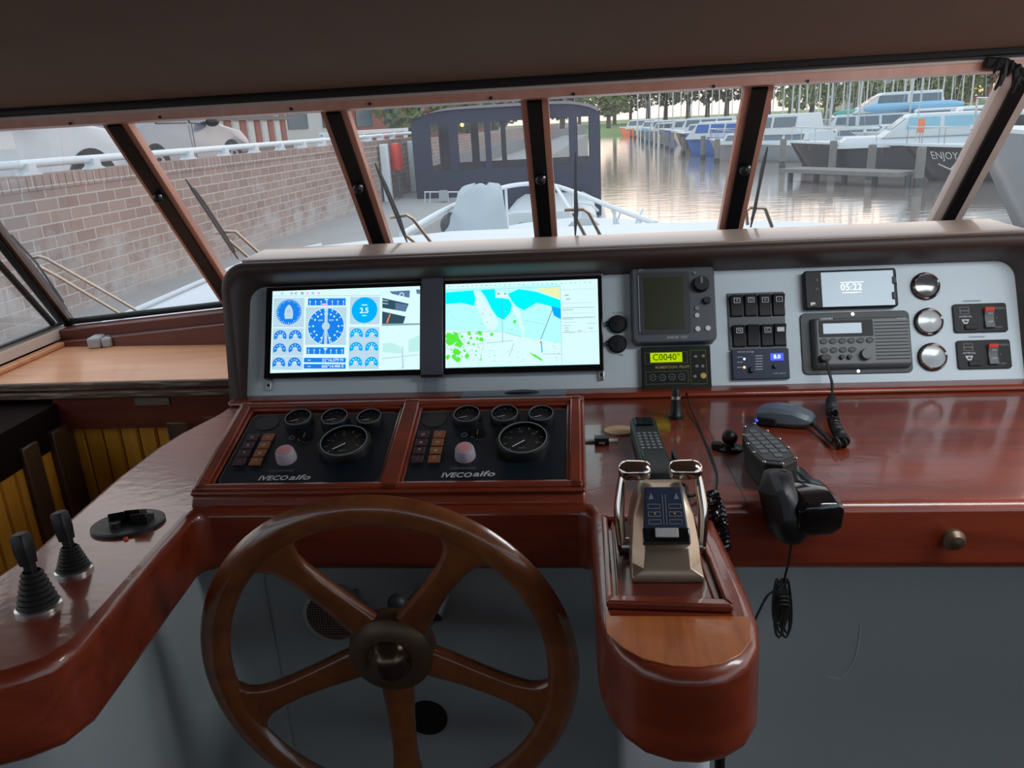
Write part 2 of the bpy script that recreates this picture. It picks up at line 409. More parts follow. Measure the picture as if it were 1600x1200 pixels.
# ceiling: a cambered headliner rising aft
mb = MB('headliner')
prof = [(1.795, 1.636), (1.7, 1.655), (1.5, 1.69), (1.2, 1.74), (0.9, 1.785), (0.4, 1.84), (-0.4, 1.88), (-1.6, 1.90)]
rings = [[(XL - .08 + (XR - XL + .16) * i / 12, y, z) for i in range(13)] for y, z in prof]
rings_t = [[(x, y, z + .05) for x, y, z in r] for r in rings]
mb.loft(rings, cap=False, closed=False); mb.loft(rings_t[::-1], cap=False, closed=False)
mb.add([(XL - .08, 1.795, 1.636), (XR + .08, 1.795, 1.636), (XR + .08, 1.795, 1.69), (XL - .08, 1.795, 1.69)], [(0, 1, 2, 3)])
tag(mb.build('ceiling'), 'brown-grey padded headliner overhead', 'ceiling', kind='structure')
# black rubber seal along the headliner
mb = MB('black_rubber')
mb.box(XL - .05, 1.785, 1.622, XR, 1.81, 1.642)
mb.tube([(XL - .05, 1.780, 1.633), (XR, 1.780, 1.633)], 0.007)
tag(mb.build('trim_1'), 'black rubber seal along the front edge of the headliner', 'trim', kind='structure')
# header beam above the glass
hb = MB('frame_wood')
hb.add([(x, y, z) for x in (XL - .05, XR + .05) for y, z in ((1.800, 1.597), (1.800, 1.616), (1.812, 1.626), (1.90, 1.66), (1.905, 1.605), (1.872, 1.594))],
       [(0, 1, 2, 3, 4, 5), (11, 10, 9, 8, 7, 6)] + [(i, i + 6, (i + 1) % 6 + 6, (i + 1) % 6) for i in range(6)])
hb.use('frame_wood_pale'); hb.box(XL - .05, 1.796, 1.615, XR + .05, 1.803, 1.623)
beam = tag(hb.build('trim_2'), 'pale reddish wood header beam above the windscreen', 'trim', kind='structure')
for px, py in ((110, 193), (250, 183), (455, 170), (578, 162), (767, 153), (896, 147), (1115, 135), (1262, 127), (1500, 120)):
    p = aty(px, py, 1.798); m_ = MB('black_plastic'); m_.at(Matrix.Translation(p) @ Matrix.Rotation(PI / 2, 4, 'X')).cyl(0, 0, -0.001, 0.002, 0.0035, n=10)
    m_.build('screw', beam)

# mullions of the windscreen
def mullion(name, xt, xb, zt, zb, wood_m, label, half=0.031, strip=0.0165, knob=True):
    mb = MB(wood_m)
    def sec(hw, h0, h1):
        a = [wpt(xb - hw, zb, h0), wpt(xb + hw, zb, h0), wpt(xb + hw, zb, h1), wpt(xb - hw, zb, h1)]
        b = [wpt(xt - hw, zt, h0), wpt(xt + hw, zt, h0), wpt(xt + hw, zt, h1), wpt(xt - hw, zt, h1)]
        return [[tuple(p) for p in a], [tuple(p) for p in b]]
    mb.loft(sec(half, OUT * 0.012, -OUT * 0.012))
    o = tag(mb.build(name), label, 'window frame', kind='structure')
    s_ = MB('black_plastic'); s_.loft(sec(strip, -OUT * 0.0125, -OUT * 0.021)); s_.build('black_strip', o)
    if knob:
        m2 = MB('black_plastic'); p = wpt(xb * .45 + xt * .55, 1.43, -OUT * 0.028)
        m2.ball(p, 0.013); m2.use('steel').ball(p + Vector((0.008, -.004, 0.006)), 0.005, n=8)
        m2.build('catch', o)
    return o
mx = [-1.095, -0.566, -0.106, 0.385]
labs = ['salmon wood mullion with black strip at the far left of the windscreen', 'salmon wood mullion between the second and third panes',
        'salmon wood mullion standing before the blue canopied boat', 'salmon wood mullion right of the open water']
for k, x in enumerate(mx):
    mullion('trim_%d' % (k + 3), x, x, 1.603, 1.0, 'frame_wood', labs[k])
mullion('trim_7', 0.931, 0.931, 1.603, 1.0, 'frame_wood_pale', 'pale wood mullion with black strip at the right end of the windscreen', half=0.037, strip=0.014, knob=False)
mullion('trim_8', -1.60, -1.69, 1.603, 1.0, 'dark_post', 'dark corner post at the left end of the windscreen', half=0.022, strip=0.010, knob=False)
mullion('trim_9', 1.53, 1.53, 1.603, 1.0, 'frame_wood_pale', 'pale corner post at the right end of the windscreen', knob=False)
# panes
edges = [-1.66] + mx + [0.931, 1.53]
plab = ['windscreen pane looking onto the brick quay wall', 'windscreen pane before the dark parked car', 'windscreen pane before the covered windlass',
        'windscreen pane looking down the open water', 'windscreen pane before the row of mooring piles', 'windscreen pane before the big grey hull']
for k in range(6):
    a, b = edges[k], edges[k + 1]
    mb = MB('window_glass'); q = [wpt(a, 1.0), wpt(b, 1.0), wpt(b, 1.60), wpt(a, 1.60)]
    mb.loft([[tuple(p + Wn * h) for p in q] for h in (-.002, .002)])
    o = tag(mb.build('window_%d' % (k + 1), smooth=0), plab[k], 'window', kind='structure')
# black gasket and inner sill at the windscreen foot, seen at the left
p0, p1 = Vector((-1.68, 2.355, 1.012)), Vector((-0.95, 2.315, 1.075))
mb = MB('black_rubber'); mb.tube([p0, p1, Vector((1.53, 2.315, 1.10))], 0.011)
mb.use('deep_red_wood')
for (dy, dz, hh, dd) in ((-.035, -.030, .018, .03), (-.05, -.085, .04, .04)):
    r = []
    for p in (p0, p1, Vector((1.53, 2.315, 1.10))):
        r.append([(p.x, p.y + dy - dd, p.z + dz - hh), (p.x, p.y + dy + dd, p.z + dz - hh), (p.x, p.y + dy + dd, p.z + dz + hh), (p.x, p.y + dy - dd, p.z + dz + hh)])
    mb.loft(r)
mb.box(-1.69, 2.33, 0.5, 1.53, 2.36, 1.0)
tag(mb.build('trim_10', bevel=0.006), 'dark red wood ledge and black gasket under the windscreen', 'trim', kind='structure')

# left side window and its sill
mb = MB('frame_wood_pale')
mb.box(-1.705, -1.6, 0.972, -1.668, 2.33, 1.002); mb.use('steel').box(-1.70, -1.0, 1.001, -1.676, 2.33, 1.010); mb.use('black_rubber').box(-1.697, -1.0, 1.008, -1.682, 2.33, 1.016)
tag(mb.build('trim_11'), 'grey metal frame under the left side window', 'trim', kind='structure')
mb = MB('window_glass'); mb.box(-1.693, -1.6, 1.01, -1.689, 2.33, 1.60)
tag(mb.build('window_7', smooth=0), 'left side window pane', 'window', kind='structure')
mb = MB('black_rubber')   # slanted dark bar of the side window next to the corner post
mb.tube([(-1.69, 2.30, 1.02), (-1.66, 1.96, 1.43), (-1.65, 1.86, 1.56)], 0.010, n=6)
tag(mb.build('trim_12'), 'black slanted bar at the front edge of the left side window', 'trim', kind='structure')
mb = MB('headliner'); mb.box(XL - .06, -1.6, 1.585, XL + .02, 2.0, 1.66)
tag(mb.build('trim_13'), 'lined head above the left side window', 'trim', kind='structure')
mb = MB('headliner'); mb.box(XR - .02, -1.6, 1.585, XR + .06, 2.0, 1.66)
tag(mb.build('trim_14'), 'lined head above the right side window', 'trim', kind='structure')
mb = MB('window_glass'); mb.box(1.529, -1.6, 1.02, 1.533, 2.3, 1.6)
tag(mb.build('window_8', smooth=0), 'right side window pane', 'window', kind='structure')
mb = MB('deep_red_wood'); mb.box(1.50, -1.6, 0, 1.56, 2.35, 1.02)
tag(mb.build('wall_right'), 'dark red wood side wall right', 'wall', kind='structure')

# floor
mb = MB('dark_post'); mb.box(-1.75, -1.6, -0.03, 1.6, 2.36, 0)
tag(mb.build('floor'), 'dark wooden cabin sole', 'floor', kind='structure')

# pine boarded wall under the left shelf: tongue-and-groove boards as one surface each
def boards(name, a, b, z0, z1, label, bw=0.052, n_in=Vector((0, -1, 0))):
    a = Vector(a); b = Vector(b); d = (b - a); L = d.length; d.normalize(); mb = MB('pine_board'); k = int(L / bw)
    n_in = Vector(n_in)
    for i in range(k + 1):
        s0 = i * bw; s1 = min(L, s0 + bw - 0.003)
        if s1 <= s0: continue
        q = [a + d * s0, a + d * (s0 + .004) + n_in * .006, a + d * (s1 - .004) + n_in * .006, a + d * s1]
        mb.add([(p.x, p.y, z) for z in (z0, z1) for p in q], [(0, 1, 5, 4), (1, 2, 6, 5), (2, 3, 7, 6)])
    q = [a - n_in * .001, b - n_in * .001, b - n_in * .02, a - n_in * .02]
    mb.use('dark_post').loft([[(p.x, p.y, z) for p in q] for z in (z0, z1)])
    return tag(mb.build(name), label, 'wall', kind='structure')
boards('wall_front', (-1.43, 1.9, 0), (-0.6, 1.9, 0), 0.0, 0.86, 'yellow pine boarded bulkhead under the left shelf')
boards('wall_left', (-1.43, -0.2, 0), (-1.43, 1.9, 0), 0.0, 0.86, 'yellow pine boarded side wall under the left shelf', n_in=(1, 0, 0))
mb = MB('lintel_shade'); mb.box(-1.69, -1.6, 0.79, -1.42, 1.9, 0.90); mb.box(-1.70, -1.6, 0.0, -1.68, 2.36, 0.975)  # shade under the shelf is put into the colour of these boxes
tag(mb.build('trim_15'), 'lintel along the left side under the shelf, shade put into its colour', 'trim', kind='structure')
mb = MB('deep_red_wood'); mb.box(-1.43, 1.872, 0.825, -0.82, 1.90, 0.935)
tag(mb.build('trim_16'), 'dark red lintel under the front of the left shelf', 'trim', kind='structure')
for nm, x0, x1, y0, y1, lb in (('trim_17', -1.425, -1.405, 1.81, 1.893, 'dark post in the corner of the pine boards'),
                               ('trim_18', -1.425, -1.41, 1.70, 1.76, 'dark post on the left pine boards'),
                               ('trim_19', -1.125, -1.06, 1.87, 1.893, 'dark post on the pine boards near the desk')):
    mb = MB('dark_post'); mb.box(x0, y0, 0, x1, y1, 0.84); tag(mb.build(nm, bevel=0.004), lb, 'trim', kind='structure')

# left shelf
sh = thing('shelf', 'orange-brown wooden shelf under the left windscreen with a worn front edge', 'shelf', Matrix.Translation((-1.3, 1.87, 0.94)))
def on_local(parent, mb, name, **k):
    o = mb.build(name, **k); o.parent = parent; o.matrix_parent_inverse = parent.matrix_world.inverted(); return o
mb = MB('shelf_wood'); mb.box(-1.668, 1.885, 0.930, -0.83, 2.33, 0.953); on_local(sh, mb, 'board', bevel=0.002)
mb = MB('worn_edge'); mb.box(-1.668, 1.868, 0.936, -0.83, 1.885, 0.956); mb.box(-1.668, 1.862, 0.914, -0.83, 1.885, 0.932); on_local(sh, mb, 'front_edge', bevel=0.004)
mb = MB('shelf_wood'); mb.box(-1.668, 1.45, 0.953, -1.640, 2.31, 0.968); on_local(sh, mb, 'side_lip', bevel=0.004)
mb = MB('tape'); a = aty(210, 622, 1.871); b = aty(266, 632, 1.871)
mb.box(a.x, 1.868, b.z, b.x, 1.8715, a.z); tag(mb.build('tape_strip'), 'beige tape strip stuck under the edge of the left shelf', 'tape')
p = atz(161, 541, 0.953)
t = thing('sensor_box', 'small light grey plastic box lying on the left shelf', 'box', Matrix.Translation(p) @ Matrix.Rotation(0.15, 4, 'Z'))
MB('light_grey_plastic').box(-.034, -.028, 0, .004, .03, .034).build('body', t, bevel=0.006)
MB('light_grey_plastic').box(.005, -.022, 0, .034, .03, .030).build('lid', t, bevel=0.006)

# unseen aft bulkhead behind the viewer, its window band sized to control the light
mb = MB('deep_red_wood'); mb.box(-1.75, -1.66, 0, 1.6, -1.6, 1.34); mb.box(-1.75, -1.66, 1.62, 1.6, -1.6, 1.95)
for x in (-1.75, -.65, .45, 1.52): mb.box(x, -1.66, 1.34, x + .08, -1.6, 1.62)
tag(mb.build('wall_aft'), 'unseen aft bulkhead behind the helm, window band sized for the light', 'wall', kind='structure')
mb = MB('deep_red_wood'); mb.box(-1.75, -1.6, 0, -1.71, 2.3, .97)
tag(mb.build('wall_side_low'), 'low side panelling below the left window', 'wall', kind='structure')
mb = MB('window_glass'); mb.box(-1.67, -1.635, 1.34, 1.52, -1.63, 1.62)
tag(mb.build('window_9', smooth=0), 'band of glass in the unseen aft bulkhead', 'window', kind='structure')
# black bunch of rubber and tape where the seal ends at the right
t = thing('seal_bundle', 'ragged black bunch of rubber and tape hanging at the upper right corner of the windscreen', 'seal', Matrix.Translation(aty(1575, 110, 1.78)))
rr = random.Random(2); mb = MB('black_rubber')
for k in range(9):
    a = (1564 + rr.uniform(-4, 34), 92 + rr.uniform(0, 18)); b = (a[0] - rr.uniform(2, 16), a[1] + rr.uniform(14, 40))
    mb.tube([aty(*a, 1.775), aty((a[0] + b[0]) / 2 + rr.uniform(-5, 5), (a[1] + b[1]) / 2, 1.77), aty(*b, 1.775)], [.004, .006, .002], n=6)
on_local(t, mb, 'shreds')
mb = MB('black_rubber'); mb.tube([aty(1540, 98, 1.782), aty(1572, 100, 1.782), aty(1592, 112, 1.79), aty(1604, 128, 1.80)], .011, n=8); on_local(t, mb, 'seal_end')
# ================================================================ desk, console front, hood
def dloc(x, y): # world xy on the desk plane to the desk frame's own coordinates
    z = 1.009 - (y - 1.05) * math.tan(math.radians(5)); q = FD.inverted() @ Vector((x, y, z)); return (q.x, q.y)
outline = [(-.845, 1.735), (-.84, 1.60), (-.853, 1.45), (-.851, 1.357), (-.832, 1.195), (-.80, 1.02), (-.775, .90), (-.775, .80), (-.80, .70), (-.88, .60), (-.98, .55), (-1.15, .52), (-1.42, .52),
           (-1.42, .34), (-1.2, .36), (-1.0, .42)]
inner = [(-.80, .50), (-.70, .555), (-.63, .595), (-.59, .615), (-.563, .640), (-.554, .68), (-.566, .768), (-.588, .909), (-.604, 1.02), (-.600, 1.038), (-.585, 1.045)]
pod = [(-.02, 1.045), (-.007, 1.04), (-.003, 1.02), (0.0, .879), (.002, .781), (.005, .73), (.013, .695), (.026, .668), (.046, .645), (.075, .632), (.10, .631), (.125, .638), (.148, .656), (.165, .685), (.174, .73), (.176, .78), (.1745, .861), (.169, 1.02), (.172, 1.04), (.19, 1.047)]
pts = outline + inner + pod + [(1.48, 1.047), (1.48, 1.735)]
desk = thing('helm_desk', 'glossy red-brown mahogany helm desk running across the whole helm', 'desk', FD)
dp = [dloc(x, y) for x, y in pts]
n_ = len(dp)
body = MB('mahogany'); body.prism(dp, -0.105, 0.0)
do = body.build('worktop', desk, bevel=0.014, seg=4)
# give the arm and pod surfaces their own run of grain
for mn in ('mahogany_arm', 'pod_teak'): do.data.materials.append(MATS[mn])
top_ = [(.012, .735), (.013, .70), (.026, .677), (.047, .655), (.075, .643), (.10, .642), (.122, .648), (.143, .664), (.158, .69), (.164, .735)]
mb = MB('pod_teak'); mb.prism([dloc(*p) for p in top_], -.001, .0008); mb.build('pod_top', desk, bevel=.0006)
def seam(name, a, b, par=desk):
    a = Vector((*a, 0.0)); b = Vector((*b, 0.0)); d = (b - a).normalized(); s_ = d.cross(Vector((0, 0, 1))) * 0.0007
    mb = MB('print_dark'); q = [a - s_, b - s_, b + s_, a + s_]
    mb.loft([[tuple(p + Vector((0, 0, h))) for p in q] for h in (-.001, .0003)]); return mb.build(name, par)
seam('seam', uv(FD, 1082, 625), uv(FD, 1166, 783))
seam('seam', uv(FD, 318, 652), uv(FD, 380, 652))
seam('seam', dloc(.19, 1.632), dloc(1.45, 1.62))
# raised moulding where the panel meets the desk
mb = MB('mahogany'); x0 = -.835
mb.add([(x, y, z) for x in (x0, 1.45) for y, z in ((1.655, .957), (1.655, .964), (1.662, .969), (1.705, .967), (1.705, .950))],
       [(0, 1, 2, 3, 4), (9, 8, 7, 6, 5)] + [(i, i + 5, (i + 1) % 5 + 5, (i + 1) % 5) for i in range(5)])
on_local(desk, mb, 'rear_moulding', bevel=0.003)
# locker knob on the front apron
p = aty(1483, 835, 1.043); mb = MB('bronze').at(Matrix.Translation(p) @ Matrix.Rotation(PI / 2, 4, 'X')); mb.lathe([(.001, .028), (.010, .026), (.0155, .018), (.015, .010), (.008, .006), (.007, 0), (.014, -.003)], n=24)
on_local(desk, mb, 'locker_knob')
p = uv(FD, 1166, 787)

# painted console front under the desk: knee panel, curving round the side arm
mb = MB('console_panel')
path = [(1.48, 1.13), (.16, 1.13), (-.50, 1.13), (-.56, 1.125), (-.605, 1.10), (-.625, 1.05), (-.618, .95), (-.600, .80), (-.600, .72), (-.615, .67), (-.66, .635), (-.75, .585), (-.9, .48), (-1.1, .43), (-1.43, .41)]
path = [tuple(p)[:2] for p in smooth_path([(x, y, 0) for x, y in path], 5)]
q = [[(x, y, z) for x, y in path] for z in (0.0, 0.935)]
mb.loft(q, cap=False, closed=False)
q2 = [[(x - .01 if y < 1.1 else x, y + .012, z) for x, y in path] for z in (0.935, 0.0)]
mb.loft(q2, cap=False, closed=False)
fp = tag(mb.build('wall_console', smooth=60), 'pale blue-grey painted console front below the desk', 'wall', kind='structure')
# scratch
sp = [aty(x, y, 1.1285) for x, y in ((1345, 975), (1343, 1000), (1338, 1025), (1328, 1045), (1318, 1055))]
MB('scratch').tube(smooth_path(sp, 4), 0.0008, n=5).build('scratch_mark', fp)
MB('scratch').tube([aty(1294, 1058, 1.1285), aty(1312, 1060, 1.1285)], 0.0008, n=5).build('scratch_mark', fp)
# column under the pod
mb = MB('white_paint'); mb.prism(rrect(.035, .80, .145, 1.13, .03), 0.0, 0.935)
tag(mb.build('column_box', bevel=0.003), 'white painted duct standing under the throttle pod', 'duct')
mb = MB('black_plastic'); mb.tube([(.137, .735, .93), (.142, .74, .80), (.15, .75, .5), (.15, .76, .0)], 0.006)
tag(mb.build('cable_drop'), 'black cable dropping below the throttle pod', 'cable')

# instrument hood, drawn in the panel frame: u right, v up the panel, n toward the helmsman
U0, U1, VB, VT = -.845, .975, -.055, .314
def hood_ring(inset, h, slope=.27, dv=0.0, n=8):
    """an arch running up the left side, across the top and down the right; it stands less proud lower down"""
    r = .060 - inset * .6
    x0, x1, yt = U0 + inset, U1 - inset, VT - inset + dv
    P = [(x0, VB), (x0, .08)]
    for k in range(n + 1):
        a = math.radians(180 - 90 * k / n); P.append((x0 + r + r * math.cos(a), yt - r + r * math.sin(a)))
    for k in range(1, 12): P.append((x0 + r + (x1 - x0 - 2 * r) * k / 12, yt))
    for k in range(n + 1):
        a = math.radians(90 - 90 * k / n); P.append((x1 - r + r * math.cos(a), yt - r + r * math.sin(a)))
    P += [(x1, .08), (x1, VB)]
    return [(x, y, h - slope * (yt - y) * (h / .1)) for x, y in P]
panel = thing('instrument_panel', 'blue-grey instrument panel under a dark brown hood', 'panel', FP)
mb = MB('panel_blue_grey'); mb.box(U0 + .02, -.002, -.02, U1 - .02, VT + .01, 0.0); mb.build('face_plate', panel)
hood = MB('hood_vinyl')
hood.loft([hood_ring(.036, -.01), hood_ring(.034, .05), hood_ring(.030, .09), hood_ring(.026, .098), hood_ring(.016, .104), hood_ring(.006, .101), hood_ring(.001, .094), hood_ring(0, .088)], cap=False, closed=False)
hood.loft([hood_ring(0, .088), hood_ring(.006, .0, dv=.036), hood_ring(.010, -.03, 0, dv=.05)], cap=False, closed=False)
hood.build('hood', panel, smooth=50)
# pale varnished top running forward from the hood to the windscreen
a = FP @ Vector((0, VT, .088)); mb = MB('hood_top')
mb.add([(x, y, z) for x in (U0 + .045, U1 - .045) for y, z in ((a.y + .012, a.z + .002), (a.y + .02, a.z + .006), (1.93, a.z + .008), (1.93, a.z - .02), (a.y + .03, a.z - .02))], [(0, 1, 2, 3, 4), (9, 8, 7, 6, 5)] + [(i, i + 5, (i + 1) % 5 + 5, (i + 1) % 5) for i in range(5)])
on_local(panel, mb, 'hood_top_board', bevel=0.003)
# ================================================================ steering wheel
hubw = Vector((-.286, .925, .848))
MW = Matrix.Translation(hubw) @ Matrix.Rotation(PI / 2 + math.radians(1.5), 4, 'X') @ Matrix.Rotation(math.radians(2.0), 4, 'Z')
wh = thing('steering_wheel', 'five-spoked varnished wooden steering wheel with a bronze hub', 'steering wheel', MW)
R = .265
mb = MB('wheel_teak'); prof = []
for k in range(16):
    a = 2 * PI * k / 16; prof.append((R - .0215 + .0215 * math.cos(a) * (1 - .12 * abs(math.sin(a))), .036 + .0145 * math.sin(a)))
mb.lathe(prof, n=96, closed=True); mb.build('rim', wh)
for k, deg in enumerate((270, 342, 54, 126, 198)):
    mb = MB('wheel_teak')
    half = [(.040, .0255), (.07, .0235), (.11, .0200), (.15, .0182), (.18, .0195), (.20, .024), (.213, .032), (.222, .045), (.230, .055)]
    ring = []
    for r, hw in half:
        t = .011 if r < .2 else .009
        zc = .000 + .036 * (r / .235) ** 1.6
        sec = []
        for j in range(12):
            a = 2 * PI * j / 12; c, s_ = math.cos(a), math.sin(a)
            sec.append((r, hw * (abs(c) ** .6) * (1 if c > 0 else -1), zc + t * (abs(s_) ** .6) * (1 if s_ > 0 else -1)))
        ring.append(sec)
    mb.at(Matrix.Rotation(math.radians(deg), 4, 'Z')).loft(ring); mb.build('spoke', wh, smooth=60)
mb = MB('bronze'); mb.lathe([(.001, .026), (.036, .026), (.052, .022), (.060, .015), (.062, .006), (.061, -.012), (.040, -.016), (.001, -.016)], n=48); mb.build('hub', wh)
mb = MB('dark_bronze'); mb.lathe([(.001, .050), (.008, .049), (.018, .045), (.027, .037), (.032, .028), (.033, .024), (.036, .022)][::-1], n=40); mb.build('hub_cap', wh)
mb = MB('charcoal_plastic'); mb.tube([(0, 0, -.014), (.004, -.02, -.08), (.012, -.07, -.232)], [.030, .028, .030], n=20); mb.tube([(.02, .005, -.06), (.028, .012, -.11)], .016, n=14); mb.tube([(.050, .0, -.07), (.058, .01, -.11)], .010, n=12); mb.ball((-.012, .012, -.09), .016)
mb.build('helm_pump', wh)

# speaker grille on the knee panel
c = aty(526, 953, 1.13)
MS = Matrix.Translation(c) @ Matrix.Rotation(PI / 2, 4, 'X')
sp = thing('round_speaker', 'round wire-mesh speaker grille on the console front behind the steering wheel', 'speaker', MS)
mb = MB('steel'); mb.ring(0, 0, 0, .018, .047, .053, 36)
for k in range(4):
    a = PI / 4 + k * PI / 2; mb.cyl(.055 * math.cos(a), .055 * math.sin(a), 0, .010, .005, n=10)
mb.build('ring', sp)
mb = MB('print_dark'); mb.cyl(0, 0, .001, .008, .047); mb.build('cone', sp)
mb = MB('steel')
for i in range(-9, 10):
    t = i * .0048; L = math.sqrt(max(0, .047 ** 2 - t * t))
    if L > .004:
        mb.tube([(t, -L, .016), (t, L, .016)], .0008, n=4); mb.tube([(-L, t, .0172), (L, t, .0172)], .0008, n=4)
mb.build('mesh_grille', sp)
# round black opening
c = aty(668, 1121, 1.129); mb = MB('black_rubber').at(Matrix.Translation(c) @ Matrix.Rotation(PI / 2, 4, 'X')); mb.cyl(0, 0, -.004, .003, .036, n=40)
tag(mb.build('round_vent'), 'round black vent in the console front below the wheel hub', 'vent')
# ================================================================ instruments on the upright panel
def P_thing(name, label, cat, x0, y0, x1, y1, FR=FP, h=0.0, group=None, at=None):
    """a thing centred on a pixel box of a plane; returns the root and its half sizes"""
    u0, v0, u1, v1 = rect(FR, x0, y0, x1, y1, at if at is not None else h)
    t = thing(name, label, cat, TM(FR, (u0 + u1) / 2, (v0 + v1) / 2, h), group)
    t['hw'] = (u1 - u0) / 2; t['hh'] = (v1 - v0) / 2; t['u'] = (u0 + u1) / 2; t['v'] = (v0 + v1) / 2
    return t, (u1 - u0) / 2, (v1 - v0) / 2
def loc(t, px, py, FR=FP, h=0.0):
    u, v = uv(FR, px, py, h); return u - t['u'], v - t['v']
def clean(t):
    for k in ('hw', 'hh', 'u', 'v'): del t[k]

# ---- left monitor
t, a, b = P_thing('monitor', 'left flat monitor showing blue gauge dials and two camera pictures', 'screen', 414, 445, 659, 589, at=.02)
MB('black_gloss').box(-a, -b, 0, a, b, .020).build('bezel', t, bevel=.002)
u0, v0, u1, v1 = rect(FP, 424, 451, 656, 580, .021); u0 -= t['u']; u1 -= t['u']; v0 -= t['v']; v1 -= t['v']
Wd, Hd = u1 - u0, v1 - v0
def S1(cx, cy):
    su = (cx - 127) / 1236.0; sv = (cy - (174 - 38 * su)) / 694.0
    return (u0 + su * Wd, v1 - sv * Hd)
k1 = Wd / 1236.0
Z = .0203
s = MB('scr_white'); s.poly([(u0, v0), (u1, v0), (u1, v1), (u0, v1)], Z)
def q1(m, x0, y0, x1, y1, z): s.use(m).poly([S1(x0, y1), S1(x1, y1), S1(x1, y0), S1(x0, y0)], Z + z)
def disc(m, cx, cy, r, z, a0=0, a1=360, ri=0.0, n=36, S_=S1, k_=None, mb=None):
    k_ = k_ or k1; mb = mb or s; X, Y = S_(cx, cy); mb.use(m); r *= k_; ri *= k_
    A = [math.radians(a0 + (a1 - a0) * i / n) for i in range(n + 1)]
    for i in range(n):
        c0, c1 = A[i], A[i + 1]
        if ri: mb.add([(X + ri * math.cos(c0), Y + ri * math.sin(c0), Z + z), (X + r * math.cos(c0), Y + r * math.sin(c0), Z + z), (X + r * math.cos(c1), Y + r * math.sin(c1), Z + z), (X + ri * math.cos(c1), Y + ri * math.sin(c1), Z + z)], [(0, 1, 2, 3)])
        else: mb.add([(X, Y, Z + z), (X + r * math.cos(c0), Y + r * math.sin(c0), Z + z), (X + r * math.cos(c1), Y + r * math.sin(c1), Z + z)], [(0, 1, 2)])
e = 1e-4
for c in ((140, 232, 400, 480), (140, 490, 400, 600), (140, 600, 400, 720), (140, 725, 400, 838), (415, 310, 755, 628), (785, 225, 1030, 455), (780, 480, 1030, 590), (780, 592, 1030, 710), (780, 712, 1030, 828)):
    q1('scr_bg', *c, e); q1('scr_cell', c[0] + 3, c[1] + 3, c[0] + 6, c[3], 1.2 * e); q1('scr_cell', c[0], c[3] - 3, c[2], c[3], 1.2 * e)
for cx, m in ((210, 'scr_bg'), (290, 'scr_cell'), (325, 'scr_cell'), (380, 'scr_grey'), (425, 'scr_pink'), (470, 'scr_cell'), (520, 'scr_pink'), (562, 'scr_yellow')):
    q1(m, cx - 12, 182, cx + 10, 202, e)
q1('scr_cell', 128, 212, 1040, 216, e)
# compass dial with the little hull
disc('scr_blue', 270, 352, 106, 2 * e); disc('scr_bg', 270, 352, 112, 1.8 * e, ri=106)
for i in range(36):
    an = math.radians(i * 10); r0 = 92 if i % 3 else 84
    X, Y = S1(270, 352); s.use('scr_white'); w_ = 1.6 * k1; cx, cy = math.cos(an), math.sin(an); r0 *= k1; r1 = 104 * k1
    s.add([(X + r0 * cx - w_ * cy, Y + r0 * cy + w_ * cx, Z + 3 * e), (X + r0 * cx + w_ * cy, Y + r0 * cy - w_ * cx, Z + 3 * e), (X + r1 * cx + w_ * cy, Y + r1 * cy - w_ * cx, Z + 3 * e), (X + r1 * cx - w_ * cy, Y + r1 * cy + w_ * cx, Z + 3 * e)], [(0, 1, 2, 3)])
s.use('scr_bg').poly([S1(x, y) for x, y in ((238, 410), (232, 370), (240, 325), (255, 300), (270, 288), (285, 300), (300, 325), (308, 370), (302, 410))], Z + 4 * e)
s.use('scr_blue').text('12', *S1(268, 345), Z + 5 * e, 26 * k1)
# rudder scales
for (x0, y0, x1, y1) in ((430, 236, 747, 297), (427, 650, 742, 707)):
    q1('scr_blue', x0, y0, x1, y1, 2 * e)
    for i in range(7):
        x = x0 + 18 + i * (x1 - x0 - 36) / 6; q1('scr_white', x - 2, y1 - 28, x + 2, y1 - 2, 3 * e); disc('scr_white', x, y1 - 34, 6, 3 * e, n=10)
    q1('scr_white', 570, y0 + 6, 600, y0 + 16, 3 * e)
q1('scr_pink', 550, 280, 596, 302, 4 * e)
# twin tachometer
disc('scr_white', 585, 472, 156, 1.5 * e); disc('scr_blue', 585, 472, 150, 2 * e)
q1('scr_bg', 573, 320, 598, 624, 3 * e); disc('scr_bg', 585, 472, 33, 3.5 * e)
for an in (95, 112, 130, 150, 180, 205, 225, 250, 85, 68, 50, 30, 0, -25, -45, -70):
    X, Y = S1(585, 472); cx, cy = math.cos(math.radians(an)), math.sin(math.radians(an)); w_ = 3 * k1
    disc('scr_white', 585 + 106 * cx, 472 - 106 * cy, 8, 3 * e, n=8)
    r0, r1 = 128 * k1, 148 * k1; s.use('scr_white')
    s.add([(X + r0 * cx - w_ * cy, Y + r0 * cy + w_ * cx, Z + 3 * e), (X + r0 * cx + w_ * cy, Y + r0 * cy - w_ * cx, Z + 3 * e), (X + r1 * cx + w_ * cy, Y + r1 * cy - w_ * cx, Z + 3 * e), (X + r1 * cx - w_ * cy, Y + r1 * cy + w_ * cx, Z + 3 * e)], [(0, 1, 2, 3)])
for x in (548, 622): s.use('scr_white').poly([S1(585 - (585 - x) * .25, 500), S1(x + 4, 610), S1(x - 4, 612)], Z + 3.6 * e)
s.use('scr_white').text('RPM', *S1(540, 425), Z + 3 * e, 20 * k1); s.text('RPM', *S1(630, 423), Z + 3 * e, 20 * k1)
for y0, tx, x0 in ((738, '52°16.379 N', 545), (790, '005°14.406 E', 530)):
    q1('scr_blue', 408, y0, 756, y0 + 38, 2 * e)
    s.use('scr_white').text(tx, *S1(648, y0 + 19), Z + 3 * e, 34 * k1, bold=.02); q1('scr_white', 440, y0 + 17, 465, y0 + 22, 3 * e)
